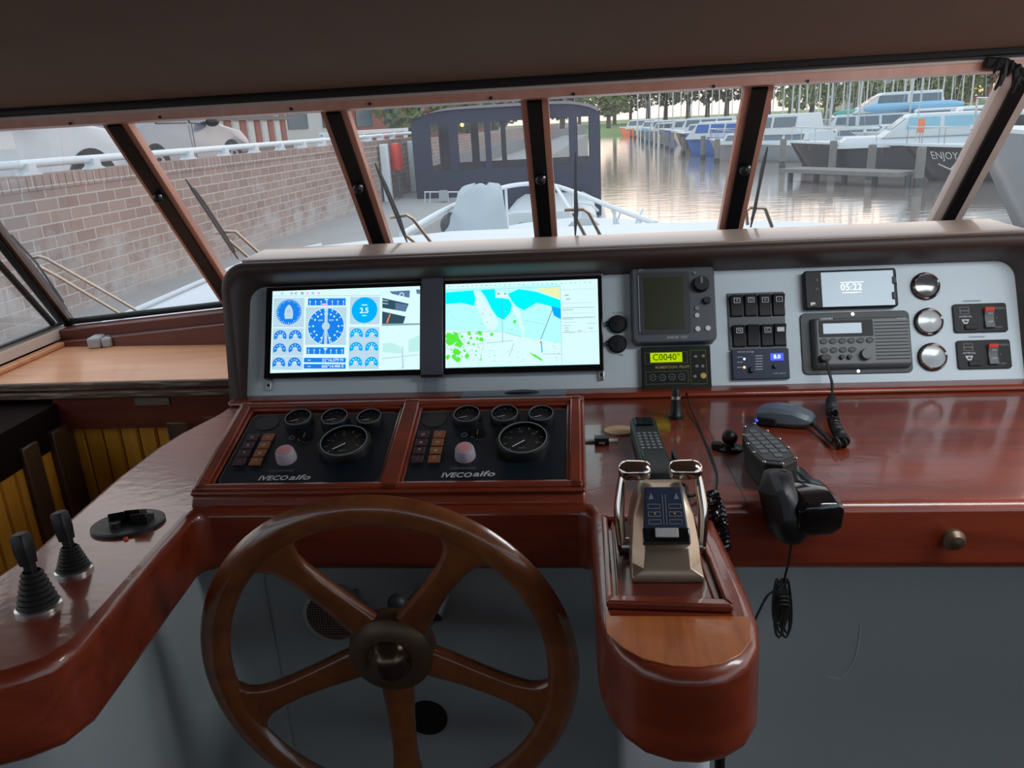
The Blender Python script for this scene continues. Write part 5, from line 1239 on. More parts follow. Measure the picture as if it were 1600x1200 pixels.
t_.links.new(sp_.outputs['Z'], gr.inputs[0]); ad = t_.nodes.new('ShaderNodeMath'); ad.operation = 'ADD'; t_.links.new(ns.outputs['Fac'], ad.inputs[0]); t_.links.new(gr.outputs[0], ad.inputs[1])
mr = t_.nodes.new('ShaderNodeMapRange'); mr.inputs[1].default_value = 0.53; mr.inputs[2].default_value = 0.72; mr.inputs[3].default_value = 0; mr.inputs[4].default_value = 0.65; t_.links.new(ad.outputs[0], mr.inputs[0])
mx_ = t_.nodes.new('ShaderNodeMix'); mx_.data_type = 'RGBA'; mx_.inputs['B'].default_value = (0.50, 0.48, 0.46, 1)
t_.links.new(mr.outputs[0], mx_.inputs['Factor']); t_.links.new(br_.outputs['Color'], mx_.inputs['A']); t_.links.new(mx_.outputs['Result'], b_.inputs['Base Color'])
b_.inputs['Roughness'].default_value = 0.9
bp_ = t_.nodes.new('ShaderNodeBump'); bp_.inputs['Strength'].default_value = 0.5; bp_.inputs['Distance'].default_value = 0.006; t_.links.new(br_.outputs['Fac'], bp_.inputs['Height']); bp_.invert = True; t_.links.new(bp_.outputs[0], b_.inputs['Normal'])

# ---- our deck
def wmesh(mb, name, **k): return mb.build(name, **k)
deck = thing('foredeck', 'white foredeck and coachroof of the boat before the windscreen', 'boat deck', Matrix.Translation((0, 3, .9)))
top = [(-1.675, 2.42), (1.50, 2.42), (1.50, 4.0), (1.35, 4.35), (1.0, 4.60), (.32, 4.69), (-.8, 4.70), (-1.15, 4.50), (-1.29, 4.42), (-1.60, 4.22), (-1.69, 4.05), (-1.675, 3.4)]
mb = MB('deck_white'); mb.prism(top, .70, .955); on_local(deck, mb, 'coachroof', bevel=.02)
hullp = [(-2.0, 2.42), (2.0, 2.42), (2.0, 3.8), (1.8, 5.2), (1.2, 6.7), (.4, 7.7), (-.10, 8.0), (-.6, 7.7), (-1.35, 6.7), (-1.9, 5.2), (-2.0, 3.8)]
mb = MB('deck_white'); mb.prism(hullp, -.6, .62); on_local(deck, mb, 'hull')
mb = MB('deck_white'); mb.tube([(-1.66, 2.5, .965), (-1.67, 3.8, .965), (-1.45, 4.25, .965)], .010); on_local(deck, mb, 'edge_moulding')
# pulpit rail
pr = thing('pulpit_rail', 'white tubular pulpit rail round the bow ahead of the windscreen', 'rail', Matrix.Translation((-.3, 7, .62)))
L_ = [aty(628, 366, 5.0), aty(700, 325, 6.0), aty(752, 305, 6.6), aty(790, 292, 7.0), aty(828, 287, 7.3), aty(865, 290, 7.0), aty(905, 303, 6.4), aty(960, 325, 5.8), aty(1024, 349, 5.2)]
mb = MB('white_paint'); mb.tube(smooth_path(L_, 5), .019); on_local(pr, mb, 'top_rail')
for px, py, y in ((700, 325, 6.0), (752, 305, 6.6), (790, 292, 7.0), (865, 290, 7.0), (905, 303, 6.4), (960, 325, 5.8), (1000, 340, 5.4)):
    p = aty(px, py, y); mb = MB('white_paint'); mb.tube([p, (p.x, p.y, .62)], .012); on_local(pr, mb, 'stanchion')
p = aty(870, 293, 6.9); mb = MB('white_paint'); mb.tube([p, aty(892, 330, 6.1), aty(912, 366, 5.6)], .016); on_local(pr, mb, 'brace')
for x0_, x1_, y_ in ((955, 968, 5.8), (972, 962, 5.8), (1005, 992, 5.5)):
    mb = MB('white_paint'); mb.tube([aty(x0_, 326, y_), aty(x1_, 352, y_)], .008); on_local(pr, mb, 'lattice')
mb = MB('white_paint'); mb.tube([aty(895, 323, 5.9), aty(905, 316, 5.9), aty(925, 320, 5.9), aty(935, 330, 5.9)], .009); on_local(pr, mb, 'loop')
# cloth over the windlass
ORD = 'first second third fourth fifth sixth seventh eighth ninth tenth eleventh twelfth thirteenth fourteenth fifteenth sixteenth seventeenth eighteenth nineteenth twentieth'.split()
def nth(k): return ORD[k] if k < 20 else 'twenty-' + ORD[k - 20] if k < 29 else ('thirtieth' if k == 29 else 'thirty-' + ORD[k - 30])
def blank(n=18): return [2 * PI * k / n for k in range(n)]
cx_, cy_ = aty(742, 330, 6.0).x, 6.0
mb = MB('fender_cloth'); rings = []
for z, rx, ry, ox in ((.60, .26, .22, -.02), (.72, .25, .21, -.01), (.86, .215, .18, .02), (1.0, .18, .15, .045), (1.07, .165, .12, .055), (1.10, .14, .09, .06), (1.115, .06, .04, .06)):
    rings.append([(cx_ + ox + rx * math.copysign(abs(math.cos(a)) ** .7, math.cos(a)) * (1 + .06 * math.sin(5 * a + z * 4) + .03 * math.sin(11 * a - z * 6)), cy_ + ry * math.copysign(abs(math.sin(a)) ** .7, math.sin(a)), z + .02 * math.sin(3 * a) * (z > .7)) for a in blank(40)])
mb.loft(rings); tag(mb.build('windlass_cover'), 'grey cloth cover tied over the windlass on the foredeck', 'cover')
mb = MB('charcoal_plastic'); p = aty(708, 352, 6.0); mb.ball(p, .10); tag(mb.build('rope_coil'), 'grey bundle of rope beside the covered windlass', 'rope')
p = aty(912, 347, 5.8); mb = MB('canvas_grey'); mb.ball((p.x, p.y, .72), .15, sz=1.0); tag(mb.build('deck_fender'), 'grey round fender on the right of the foredeck', 'fender')

# ---- wipers, standing just outside the windscreen
def wiper(blade, clip, rods, label):
    O = OUT * .03
    b0, b1 = wp(*blade[0], O), wp(*blade[1], O); c = wp(*clip, O + OUT * .012)
    t = thing('windscreen_wiper', label, 'wiper', Matrix.Translation(c), 'windscreen wipers')
    mb = MB('black_rubber'); n = 7; P = [b0.lerp(b1, k / n) for k in range(n + 1)]
    mb.tube(P, [.002] + [.0042] * (n - 1) + [.002], n=6); on_local(t, mb, 'blade')
    mb = MB('black_plastic'); mb.tube([b0.lerp(b1, .12) + Wn * O * .2, b0.lerp(b1, .3) + Wn * O * .4, c, b0.lerp(b1, .92) + Wn * O * .2], .0035, n=6); on_local(t, mb, 'yoke')
    for r in rods:
        mb = MB('steel_tan'); mb.tube([wp(*q, O + OUT * .016) for q in r], .0050, n=8); on_local(t, mb, 'arm')
wiper(((2, 352), (105, 483)), (58, 412), ([(48, 404), (62, 401), (72, 404), (150, 448), (225, 492)], [(58, 415), (90, 432), (195, 495)]), 'wiper at the far left before the brick wall')
wiper(((290, 280), (372, 405)), (355, 372), ([(336, 365), (352, 362), (368, 362), (390, 382), (412, 402)], [(358, 376), (392, 406)]), 'wiper with double arm left of the rounded corner of the hood')
wiper(((586, 255), (636, 378)), (625, 342), ([(610, 340), (636, 336), (645, 342), (676, 382)], [(632, 366), (652, 382)]), 'wiper before the quay path left of the covered windlass')
wiper(((899, 237), (899, 372)), (902, 330), ([(882, 328), (912, 327), (920, 333), (938, 368)], [(895, 332), (915, 370)]), 'upright wiper in front of the blue canopied boat')
wiper(((1199, 230), (1173, 355)), (1180, 328), ([(1168, 350), (1166, 330), (1172, 324), (1195, 325), (1206, 354)],), 'wiper at the mullion right of the open water')

# ================================================================ the harbour
qd = ray(967, 181); qd.z = 0; qd.normalize(); qn = Vector((qd.y, -qd.x, 0))
FQ = Matrix((qn, qd, Vector((0, 0, 1)))).transposed().to_4x4()       # x across from the quay, y along it
WZ = -.85
mb = MB('harbour_water'); mb.poly([(-40, -30), (160, -30), (160, 330), (-40, 330)], WZ); tag(mb.build('water', smooth=0), 'still harbour water reflecting the pink sky', 'water', kind='structure')
mb = MB('quay_brick'); mb.box(-4.05, -6, .3, -3.8, 15.6, 1.29); mb.box(-8, 15.4, .3, -3.8, 15.6, 1.29)
mb.box(-4.6, 15.6, .3, -4.35, 60, 1.29)
tag(mb.build('quay_wall', M=FQ), 'long brown brick quay wall with white lime stains', 'quay wall', kind='structure')
mb = MB('quay_brick'); n = 0
y = -6
while y < 15.5:
    mb.box(-4.06, y, 1.29, -3.79, y + .068, 1.385); y += .076
tag(mb.build('quay_coping', M=FQ), 'upright brick coping along the top of the quay wall', 'quay wall', kind='structure')
mb = MB('path_grey'); mb.box(-4.6, -6, -1.2, -2.25, 60, .44); tag(mb.build('quay_path', M=FQ), 'low grey quay path below the brick wall', 'path', kind='structure')
mb = MB('road_grey'); mb.box(-60, -30, -1.2, -4.05, 100, .86); tag(mb.build('quay_road', M=FQ), 'paved parking road behind the quay wall', 'road', kind='structure')
rl = thing('quay_railing', 'white tube railing along the top of the brick quay wall', 'railing', FQ @ Matrix.Translation((-3.9, 5, 1.385)))
mb = MB('white_paint'); mb.tube([(0, -9, .072), (0, 10.5, .072)], .028, n=12); mb.build('rail', rl)
foot = None
for k in range(22):
    y = 5.64 - 5 - .69 * 9 + .69 * k
    if y > 10.4: break
    if foot is None:
        mb = MB('white_paint'); mb.loft([[(-.03 * 1, -w_, z), (.05, -w_, z), (.05, w_, z), (-.03, w_, z)] for z, w_ in ((0, .085), (.008, .08), (.02, .045), (.06, .035), (.075, .04))]); foot = mb.build('bracket', rl)
    else: foot = foot.copy(); C.objects.link(foot)
    foot.location = (0, y, 0)

# parked cars
def car(label, paint, xq, yfront, zg, L=4.4, low=False):
    t = thing('parked_car', label, 'car', FQ @ Matrix.Translation((xq - .9, yfront - L, zg + .1)), 'parked cars')
    prof = [(0, .35), (0, .75), (.12, .95), (.55, 1.02), (.85, 1.36), (1.2, 1.46), (2.1, 1.47), (2.55, 1.36), (3.25, .98), (4.0, .86), (4.32, .66), (4.4, .5), (4.38, .28), (3.9, .22), (.4, .22)]
    k_ = L / 4.4; mb = MB(paint); rings = []
    for x, s_ in ((-.9, .93), (-.86, 1), (.86, 1), (.9, .93)):
        r = []
        for y, z in prof:
            tuck = max(0, (z - .95)) * .42 * (1 if x > 0 else -1)
            r.append((x - tuck, L * .5 + (y * k_ - L * .5) * s_, .55 + (z - .55) * s_))
        rings.append(r)
    mb.loft(rings); body = mb.build('body', t, smooth=30, bevel=.03)
    mb = MB('car_glass')
    for sx in (-1, 1):
        for poly in ([(1.0, 1.02), (2.0, 1.02), (2.0, 1.38), (1.25, 1.38)], [(2.06, 1.02), (3.02, .98), (2.55, 1.28), (2.3, 1.38), (2.06, 1.38)]):
            mb2 = MB('car_glass'); x = .905; mb2.loft([[(sx * (x + o_ - (z - .95) * .40), y * k_, z) for y, z in poly] for o_ in (-.02, .006)]); mb2.build('side_window', t, smooth=0)
    mb2 = MB('car_glass'); mb2.loft([[(-.72, 2.62 * k_, 1.30 + o_), (.72, 2.62 * k_, 1.30 + o_), (.80, 3.2 * k_, 1.0 + o_), (-.80, 3.2 * k_, 1.0 + o_)] for o_ in (.0, .03)]); mb2.build('windscreen', t)
    for sx in (-1, 1):
        for y in (.8, 3.45):
            mb = MB('tyre').at(Matrix.Translation((sx * .82, y * k_, .32)) @ Matrix.Rotation(sx * PI / 2, 4, 'Y')); mb.cyl(0, 0, -.10, .10, .32, n=32)
            mb.use('alloy').ring(0, 0, .08, .105, .17, .21, 32)
            for s_ in range(5):
                a = 2 * PI * s_ / 5; mb.add([(.03 * math.cos(a + 1.57), .03 * math.sin(a + 1.57), .106), (.03 * math.cos(a - 1.57), .03 * math.sin(a - 1.57), .106), (.19 * math.cos(a - .12), .19 * math.sin(a - .12), .106), (.19 * math.cos(a + .12), .19 * math.sin(a + .12), .106)], [(0, 1, 2, 3)])
            mb.build('wheel', t)
            ar = MB('tyre').at(Matrix.Translation((sx * .86, y * k_, .32)) @ Matrix.Rotation(sx * PI / 2, 4, 'Y')); ar.ring(0, 0, 0, .045, .33, .39, 32); ar.build('wheel_arch', t)
        mb = MB('black_plastic'); mb.at(Matrix.Translation((sx * 1.0, 2.62 * k_, 1.02))).ball((0, 0, 0), .12, sz=.65); mb.build('door_mirror', t)
        mb = MB('print_dark'); mb.box(sx * .905, 2.03 * k_, .35, sx * .912, 2.045 * k_, 1.0); mb.build('door_gap', t)
car('silver-blue car parked behind the quay wall at the far left', 'car_silver', -5.0, 8.2, .72)
car('dark grey car parked farther along behind the quay wall', 'car_dark', -7.4, 16.0, .72)

# posts and extinguisher on the quay path
for px, xx, lb in ((602, -3.7, 'white post before the red post at the quay wall'), (645, -3.7, 'white post right of the red post at the quay wall')):
    p = FQ.inverted() @ on(px, 255, FQ @ Vector((xx, 0, 0)), qn); mb = MB('white_paint'); mb.box(-.06, -.06, .44, .06, .06, 1.33)
    tag(mb.build('bollard_post', M=FQ @ Matrix.Translation((xx, p.y, 0)), bevel=.01), lb, 'post')
p = FQ.inverted() @ on(619, 240, FQ @ Vector((-3.65, 0, 0)), qn)
mb = MB('fire_red'); mb.lathe([(.001, .9), (.09, .9), (.10, .93), (.10, 1.27), (.07, 1.32), (.001, 1.33)], n=20); mb.use('pile_wood').cyl(0, 0, .44, .9, .03)
tag(mb.build('red_post', M=FQ @ Matrix.Translation((-3.65, p.y, 0)), smooth=40), 'red cylinder post standing between two white posts on the quay', 'post')

# ---- the blue canopied boat ahead
bl = thing('canopied_boat', 'motor boat under a navy blue canopy moored ahead', 'boat', Matrix.Translation((0, 13, WZ)))
YB = 13.0
def cpx(px, py): p = aty(px, py, YB); return p.x, p.z
ax0, az0 = cpx(656, 345); ax1, az1 = cpx(939, 345); zt = cpx(800, 167)[1]; zs = cpx(657, 200)[1]; zb = 0.05
def canopy_face(y, name):
    mb = MB('canopy_navy')
    wins = [((671, 700), (195, 262)), ((714, 756), (190, 262)), ((765, 838), (187, 262)), ((846, 888), (184, 258)), ((900, 921), (184, 256))]
    ws = [(cpx(a[0], b[0])[0], cpx(a[1], b[0])[0]) for a, b in wins]
    zw0, zw1 = cpx(780, 262)[1], cpx(780, 189)[1]
    xs = [ax0] + [v for w_ in ws for v in w_] + [ax1]
    mb.box(ax0, y - .012, zb, ax1, y + .012, zw0)
    for i in range(0, len(xs), 2): mb.box(xs[i], y - .012, zw0, xs[i + 1], y + .012, zw1)
    # arched head
    N = 20; pts = []
    for i in range(N + 1):
        s_ = i / N; x = ax0 + (ax1 - ax0) * s_; e_ = abs(2 * s_ - 1); pts.append((x, zw1 + (zt - zw1) * (1 - e_ ** 6 * .75)))
    mb.add([(x, y - .012, z) for x, z in pts] + [(ax1, y - .012, zw1), (ax0, y - .012, zw1)] + [(x, y + .012, z) for x, z in pts] + [(ax1, y + .012, zw1), (ax0, y + .012, zw1)],
           [tuple(range(N + 3)), tuple(range(2 * N + 5, N + 2, -1))])
    on_local(bl, mb, name)
    return ws, zw0, zw1, pts
ws, zw0, zw1, arch = canopy_face(YB, 'canopy_front')
canopy_face(YB + 2.6, 'canopy_back')
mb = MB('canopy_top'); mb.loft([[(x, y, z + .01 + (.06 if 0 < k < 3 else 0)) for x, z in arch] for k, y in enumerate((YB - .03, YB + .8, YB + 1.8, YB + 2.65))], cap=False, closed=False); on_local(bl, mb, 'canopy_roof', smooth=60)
for x in (ax0, ax1):
    mb = MB('canopy_navy'); mb.box(x - .012, YB, zb, x + .012, YB + 2.6, zw0)
    for yy in (YB, YB + 1.2, YB + 2.45): mb.box(x - .012, yy, zw0, x + .012, yy + .15, zw1)
    mb.box(x - .012, YB, zw1, x + .012, YB + 2.6, arch[0][1] + .02); on_local(bl, mb, 'canopy_side')
for a, b in ws:
    mb = MB('clear_acrylic'); mb.box(a, YB - .004, zw0, b, YB + .004, zw1); on_local(bl, mb, 'clear_window', smooth=0)
mb = MB('boat_white'); mb.prism([(ax0 - .1, YB + 5), (ax1 + .1, YB + 5), (ax1 + .1, YB - 1.8), (ax1 - .5, YB - 3.0), (ax0 + .5, YB - 3.0), (ax0 - .1, YB - 1.8)], WZ, .0); on_local(bl, mb, 'hull', bevel=.03)
x_a, x_b = aty(778, 345, 10.6).x, aty(938, 345, 10.6).x
mb = MB('boat_white'); mb.loft([[(x_a + i_, y, z) for y in (10.4,)] + [(x_b - i_, 10.4, z), (x_b - i_, 12.9, z), (x_a + i_, 12.9, z)] for z, i_ in ((0, 0), (.36, .06), (.45, .22))]); on_local(bl, mb, 'cabin_top', bevel=.03)
mb = MB('boat_window'); mb.box(x_a + .3, 10.38, .16, x_b - .3, 10.41, .30); on_local(bl, mb, 'cabin_window')
mb = MB('white_paint'); mb.tube([aty(663, 300, 12.3), aty(690, 300, 12.3), aty(740, 300, 12.3)], .010)
for px in (664, 672, 690, 700, 740): mb.tube([aty(px, 300, 12.3), aty(px, 345, 12.3)], .008)
on_local(bl, mb, 'rail')
mb = MB('canvas_grey'); a_ = aty(686, 298, 12.25); mb.box(a_.x, 12.2, a_.z - .16, a_.x + .12, 12.3, a_.z); on_local(bl, mb, 'sign_plate')
mb = MB('lamp_amber'); mb.ball(aty(722, 195, YB + 1.2), .035); on_local(bl, mb, 'cabin_lamp')

# ---- boats on the right
def hull_rings(L, B, fb, draft=.25, sheer=.35, bowrake=.10):
    st = [0, .04, .1, .2, .35, .55, .8, 1.0]; rings = []
    for s_ in st:
        hb = B / 2 * (1 - (1 - s_) ** 2.6) ** .75 if s_ > 0 else .03
        if s_ == 1.0: hb *= .92
        zd = fb * (1 + sheer * (1 - s_) ** 2)
        wl = max(0, s_ + 0); ox = -bowrake * L * (1 - s_) ** 3      # waterline is set back at the bow
        y = -s_ * L
        rings.append([(-hb, y, zd), (-hb * .90, y + ox * .5, zd * .5), (-hb * .78, y + ox, .0), (-hb * .4, y + ox, -draft), (hb * .4, y + ox, -draft), (hb * .78, y + ox, 0), (hb * .90, y + ox * .5, zd * .5), (hb, y, zd)])
    return rings
def boat(label, px, py, L, B, fb, heading, hullm='hull_dark', cabin=None, winm='boat_window', z=WZ, group='boats moored on the right', rail=True, name_text=None, ybow=None, mast=False, cover=None, deckm='boat_white'):
    """bow at the pixel (on the water), heading = degrees the stern points clockwise from away-forward"""
    p = atz(px, py, z) if ybow is None else aty(px, py, ybow); M = Matrix.Translation((p.x, p.y, z)) @ Matrix.Rotation(math.radians(heading), 4, 'Z')
    t = thing('moored_boat', label, 'boat', M, group)
    R_ = hull_rings(L, B, fb); mb = MB(hullm); mb.loft(R_); mb.build('hull', t, smooth=50)
    mb = MB(deckm)
    mb.loft([[(r[0][0] * 1.02, r[0][1] + (.03 if i == 0 else 0), r[0][2] - .0), (r[0][0] * 1.02, r[0][1], r[0][2] + .07), (-r[0][0] * 1.02, r[0][1], r[0][2] + .07), (-r[0][0] * 1.02, r[0][1], r[0][2] - .0)] for i, r in enumerate(R_)]); mb.build('deck_rim', t, smooth=50)
    if cabin:
        for (y0, y1, hw, h0, h1, rake, aft) in cabin:
            mb = MB('boat_white'); zb_ = fb + .05
            mb.loft([[(-w_, -y0 - r_, z_), (w_, -y0 - r_, z_), (w_, -y1 + a_, z_), (-w_, -y1 + a_, z_)] for z_, w_, r_, a_ in ((zb_ + h0, hw, 0, 0), (zb_ + h0 + (h1 - h0) * .12, hw, rake * .12, 0), (zb_ + h1 * .98, hw * .82, rake * .98, aft), (zb_ + h1, hw * .78, rake * 1.05, aft))]); cb = mb.build('cabin', t, bevel=.03)
            n_w = max(1, int((y1 - y0 - rake) / 1.1)); hh = h1 - h0
            if hh > .45:
                for sx in (-1, 1):
                    for k in range(n_w):
                        ya = y0 + rake * .75 + (y1 - y0 - rake * .8 - .1) * k / n_w + .08; yb = y0 + rake * .75 + (y1 - y0 - rake * .8 - .1) * (k + 1) / n_w - .06
                        def X(z_): return hw - (hw * .18) * ((z_ - h0 - hh * .12) / (hh * .86))
                        z1_, z2_ = h0 + hh * .36, h0 + hh * .86
                        mb = MB(winm); mb.loft([[(sx * (X(z1_) + o_), -ya, zb_ + z1_), (sx * (X(z2_) + o_), -ya - .10 * (k == 0), zb_ + z2_), (sx * (X(z2_) + o_), -yb, zb_ + z2_), (sx * (X(z1_) + o_), -yb, zb_ + z1_)] for o_ in (-.02, .012)]); mb.build('side_window', cb, smooth=0)
                for sx in (-1, 1):
                    mb = MB(winm); a1, a2 = .36, .86
                    def Yf(f_): return -y0 - rake * f_ + .015
                    mb.loft([[(sx * .04, Yf(a1) + o_, zb_ + h0 + hh * a1), (sx * hw * .88, Yf(a1) + o_, zb_ + h0 + hh * a1), (sx * hw * .78, Yf(a2) + o_, zb_ + h0 + hh * a2), (sx * .04, Yf(a2) + o_, zb_ + h0 + hh * a2)] for o_ in (0, .02)]); mb.build('front_window', cb, smooth=0)
    if rail:
        for sx in (-1, 1):
            pts = [Vector((sx * -r[0][0] * .94, r[0][1] - .05, r[0][2] + .55)) for r in R_[:5]]
            mb = MB('steel'); mb.tube(pts, .018, n=6)
            for q in pts[::1]: mb.tube([q, q - Vector((0, 0, .5))], .013, n=5)
            mb.build('bow_rail', t)
    if name_text:
        tx, s0, size, hz = name_text; r0 = R_[3]; r1 = R_[5]
        for sx in (-1,):
            a = Vector((sx * abs(R_[2][0][0]) * .97, R_[2][0][1], hz)); b = Vector((sx * abs(R_[5][0][0]) * .98, R_[5][0][1], hz)); d = (a - b).normalized()
            # lettering lies on the side facing the camera
    if mast:
        mb = MB('mast_grey'); mb.tube([(0, -L * .4, fb), (0, -L * .42, fb + mast)], .05, n=6); mb.build('mast', t)
    if cover:
        mb = MB(cover[0]); y0, y1, r, zc = cover[1:]; P = [Vector((0, -(y0 + (y1 - y0) * k / 8), zc)) for k in range(9)]; mb.tube(P, [r * .4] + [r] * 7 + [r * .5], n=10); mb.build('sail_cover', t)
    return t, M, R_
# big dark hull with a white wheelhouse, its name on the bow
t, M, R_ = boat('dark hulled cruiser with white lettering on its bow and orange pennant', 1408, 284, 9.5, 3.2, .80, 76, cabin=[(1.6, 7.8, 1.15, 0, .32, .5, 0), (2.2, 5.6, 1.0, .28, 1.12, .6, .2)], ybow=None)
# lettering on the port bow, which faces us
pa, pb = Vector(R_[2][7]), Vector(R_[4][7]); pa2 = Vector(R_[2][6]); pb2 = Vector(R_[4][6])
side = 7 if (M @ pa - EYE).length < (M @ Vector(R_[2][0]) - EYE).length else 0
i2 = 6 if side == 7 else 1
A, B_, A2, B2 = [Vector(R_[k][j]) for k, j in ((3, side), (4, side), (3, i2), (4, i2))]
ST_ = [0, .04, .1, .2, .35, .55, .8, 1.0]
def on_hull(s_, f_):                    # point on the facing side, s_ metres aft of the stem, f_ of the way down from deck to mid height
    q = s_ / 9.5; k = max(i for i in range(7) if ST_[i] <= q); u_ = (q - ST_[k]) / (ST_[k + 1] - ST_[k])
    T_ = Vector(R_[k][side]).lerp(Vector(R_[k + 1][side]), u_); L_2 = Vector(R_[k][i2]).lerp(Vector(R_[k + 1][i2]), u_)
    p_ = T_.lerp(L_2, f_); p_.x += (.02 if side == 7 else -.02); return tuple(p_)
vs_, fs_ = text_mesh('ENJOY'); wx = max(v[0] for v in vs_) - min(v[0] for v in vs_); sgn = 1 if side == 0 else -1
mb = MB('print_white'); mb.add([on_hull(.86 + sgn * (v[0] * .72 / wx + .12 * v[1]), .52 - v[1] * .62) for v in vs_], fs_)
mb.add([on_hull(x, y) for x, y in ((.55, .95), (.80, 1.25), (1.25, .60), (1.28, .67), (.80, 1.38), (.52, 1.02))], [(0, 1, 4, 5), (1, 2, 3, 4)])
mb.build('name_lettering', t, smooth=0)
mb = MB('orange_paint'); mb.box(-.02, -.3, 1.45, .02, -.50, 1.85); mb.use('mast_grey').tube([(0, -.3, 1.2), (0, -.3, 2.3)], .02, n=5); mb.build('pennant', t)
for k, yv in enumerate((1.2, 2.6, 3.3)): m2 = MB('tyre').at(Matrix.Translation((1.0 if side == 7 else -1.0, -yv - 1.6, 1.55))); m2.ball((0, 0, 0), .2, sz=1.5); m2.build('fender', t)

boat('dark hulled boat with blue-tinted wheelhouse windows behind the mooring piles', 1232, 272, 8.0, 2.8, .84, 76, cabin=[(1.5, 7.0, 1.1, 0, .35, .4, 0), (3.0, 6.2, 1.0, .3, 1.05, .9, .1)], winm='boat_window_blue')
g, M, R_ = boat('large grey hull with white superstructure seen through the last pane', 1498, 352, 11.0, 4.6, 1.35, 48, hullm='hull_grey', cabin=[(1.6, 9, 1.9, 0, .75, .9, 0), (3.0, 8, 1.5, .7, 1.5, 1.4, 0)], rail=True)
boat('white sports cruiser with raked windscreen behind the grey hull', 1500, 262, 9, 3, .9, 60, hullm='boat_white', cabin=[(1.2, 8, 1.3, 0, .5, 1.2, 0), (2.6, 6.5, 1.2, .45, 1.2, 1.6, .2)])
boat('grey motor boat with white cabin beside the mullion right of the open water', 1108, 250, 7.5, 2.8, .75, 40, hullm='hull_grey', cabin=[(1.5, 6.5, 1.1, 0, .5, .4, 0), (2.6, 6.0, 1.0, .4, 1.3, .8, .1)])
boat('blue hulled boat wrapped in a blue cover at the end of the jetty', 1070, 243, 6.5, 2.6, .9, 35, hullm='canvas_blue', cabin=[(1.2, 5.5, 1.1, 0, .9, .9, .2)], winm='canvas_blue', rail=False, deckm='canvas_blue')
boat('white yacht with light blue sail cover beyond the dark hulls', 1205, 246, 10, 3.0, .7, 80, hullm='boat_white', cabin=[(2.5, 7, 1.0, 0, .5, .5, 0)], mast=11, cover=('canvas_lightblue', 4.2, 8.6, .22, 2.1))
boat('white yacht with green sail cover beyond the mullion', 1180, 240, 9, 2.8, .7, 78, hullm='boat_white', cabin=[(2.5, 7, 1.0, 0, .5, .5, 0)], mast=10, cover=('canvas_green', 4, 7.6, .2, 1.9))
boat('white flybridge cruiser with a pale arch beyond the sail covers', 1218, 238, 10, 3.4, .9, 80, hullm='boat_white', cabin=[(2, 8.5, 1.4, 0, .9, .8, 0), (3.5, 8, 1.2, .9, 1.9, 1.5, .2)])
rr = random.Random(11)
cols = ['white', 'pale blue', 'grey', 'orange', 'blue', 'green', 'white-and-blue', 'dark grey', 'cream']
hm = ['boat_white', 'canvas_lightblue', 'hull_grey', 'orange_paint', 'canvas_blue', 'canvas_green', 'boat_white', 'hull_dark', 'plaster']
spots = [(968, 213, 3), (990, 215, 0), (1003, 216, 1), (1015, 219, 6), (1027, 221, 2), (1038, 224, 4), (1048, 227, 8), (1056, 232, 7), (952, 209, 5)]
for k, (px, py, ci) in enumerate(spots):
    boat('small distant %s boat in the far jetty row' % cols[ci], px, py, rr.uniform(6, 8), 2.6, .8, rr.uniform(30, 70), hullm=hm[ci], cabin=[(1.5, 6, 1.0, 0, rr.uniform(.6, 1.1), .6, .2)], rail=False, group='distant boats along the jetty')

# second row behind the piles at the right
for k, (px, py, ci, lb) in enumerate(((1290, 243, 0, 'white cruiser behind the blue-windowed boat'), (1345, 246, 0, 'white boat low behind the dark hulls'), (1400, 250, 2, 'grey boat between the two dark hulls'))):
    boat(lb, px, py, 9, 3, .8, 75, hullm=hm[ci], cabin=[(2, 7.5, 1.2, 0, .5, .5, 0), (3, 7, 1.1, .4, 1.15, .9, .2)], rail=False, mast=9 if k != 1 else False)

# mooring piles: single cylinders, each with its wet foot
def pile(px, py_top, py_w, r=.12, lb=None):
    p = atz(px, py_w, WZ); top_ = on(px, py_top, p, (0, 1, 0)).z
    t = thing('mooring_pile', lb, 'pile', Matrix.Translation((p.x, p.y, WZ)), 'mooring piles')
    MB('pile_wood').lathe([(r, .25), (r * .98, top_ - WZ - .03), (r * .8, top_ - WZ), (.001, top_ - WZ)], n=14).build('shaft', t)
    MB('pile_wet').lathe([(r * 1.02, -1.0), (r * 1.02, .25), (r, .27)], n=14).build('wet_foot', t)
for px, a, b, lb in ((1222, 217, 262, 'grey mooring pile next to the mullion, leftmost of the near row'), (1257, 219, 269, 'second grey mooring pile before the dark hull'), (1299, 220, 274, 'third grey mooring pile before the dark hull'),
                     (1359, 226, 281, 'tall grey mooring pile between the two dark hulls'), (1434, 230, 293, 'thick grey mooring pile before the lettered bow')):
    pile(px, a, b, .13, lb)
far_piles = [(1098, 212, 250), (1120, 217, 256), (1068, 214, 243), (1050, 207, 238), (1042, 207, 234), (1034, 206, 231), (1026, 205, 229), (1018, 205, 226), (1011, 205, 224), (1004, 204, 221), (998, 204, 219), (992, 204, 217), (986, 203, 216)]
for k, (px, a, b) in enumerate(far_piles):
    pile(px, a, b, .13, 'dark mooring pile in the far row beyond the open water, %s counting away' % nth(k))
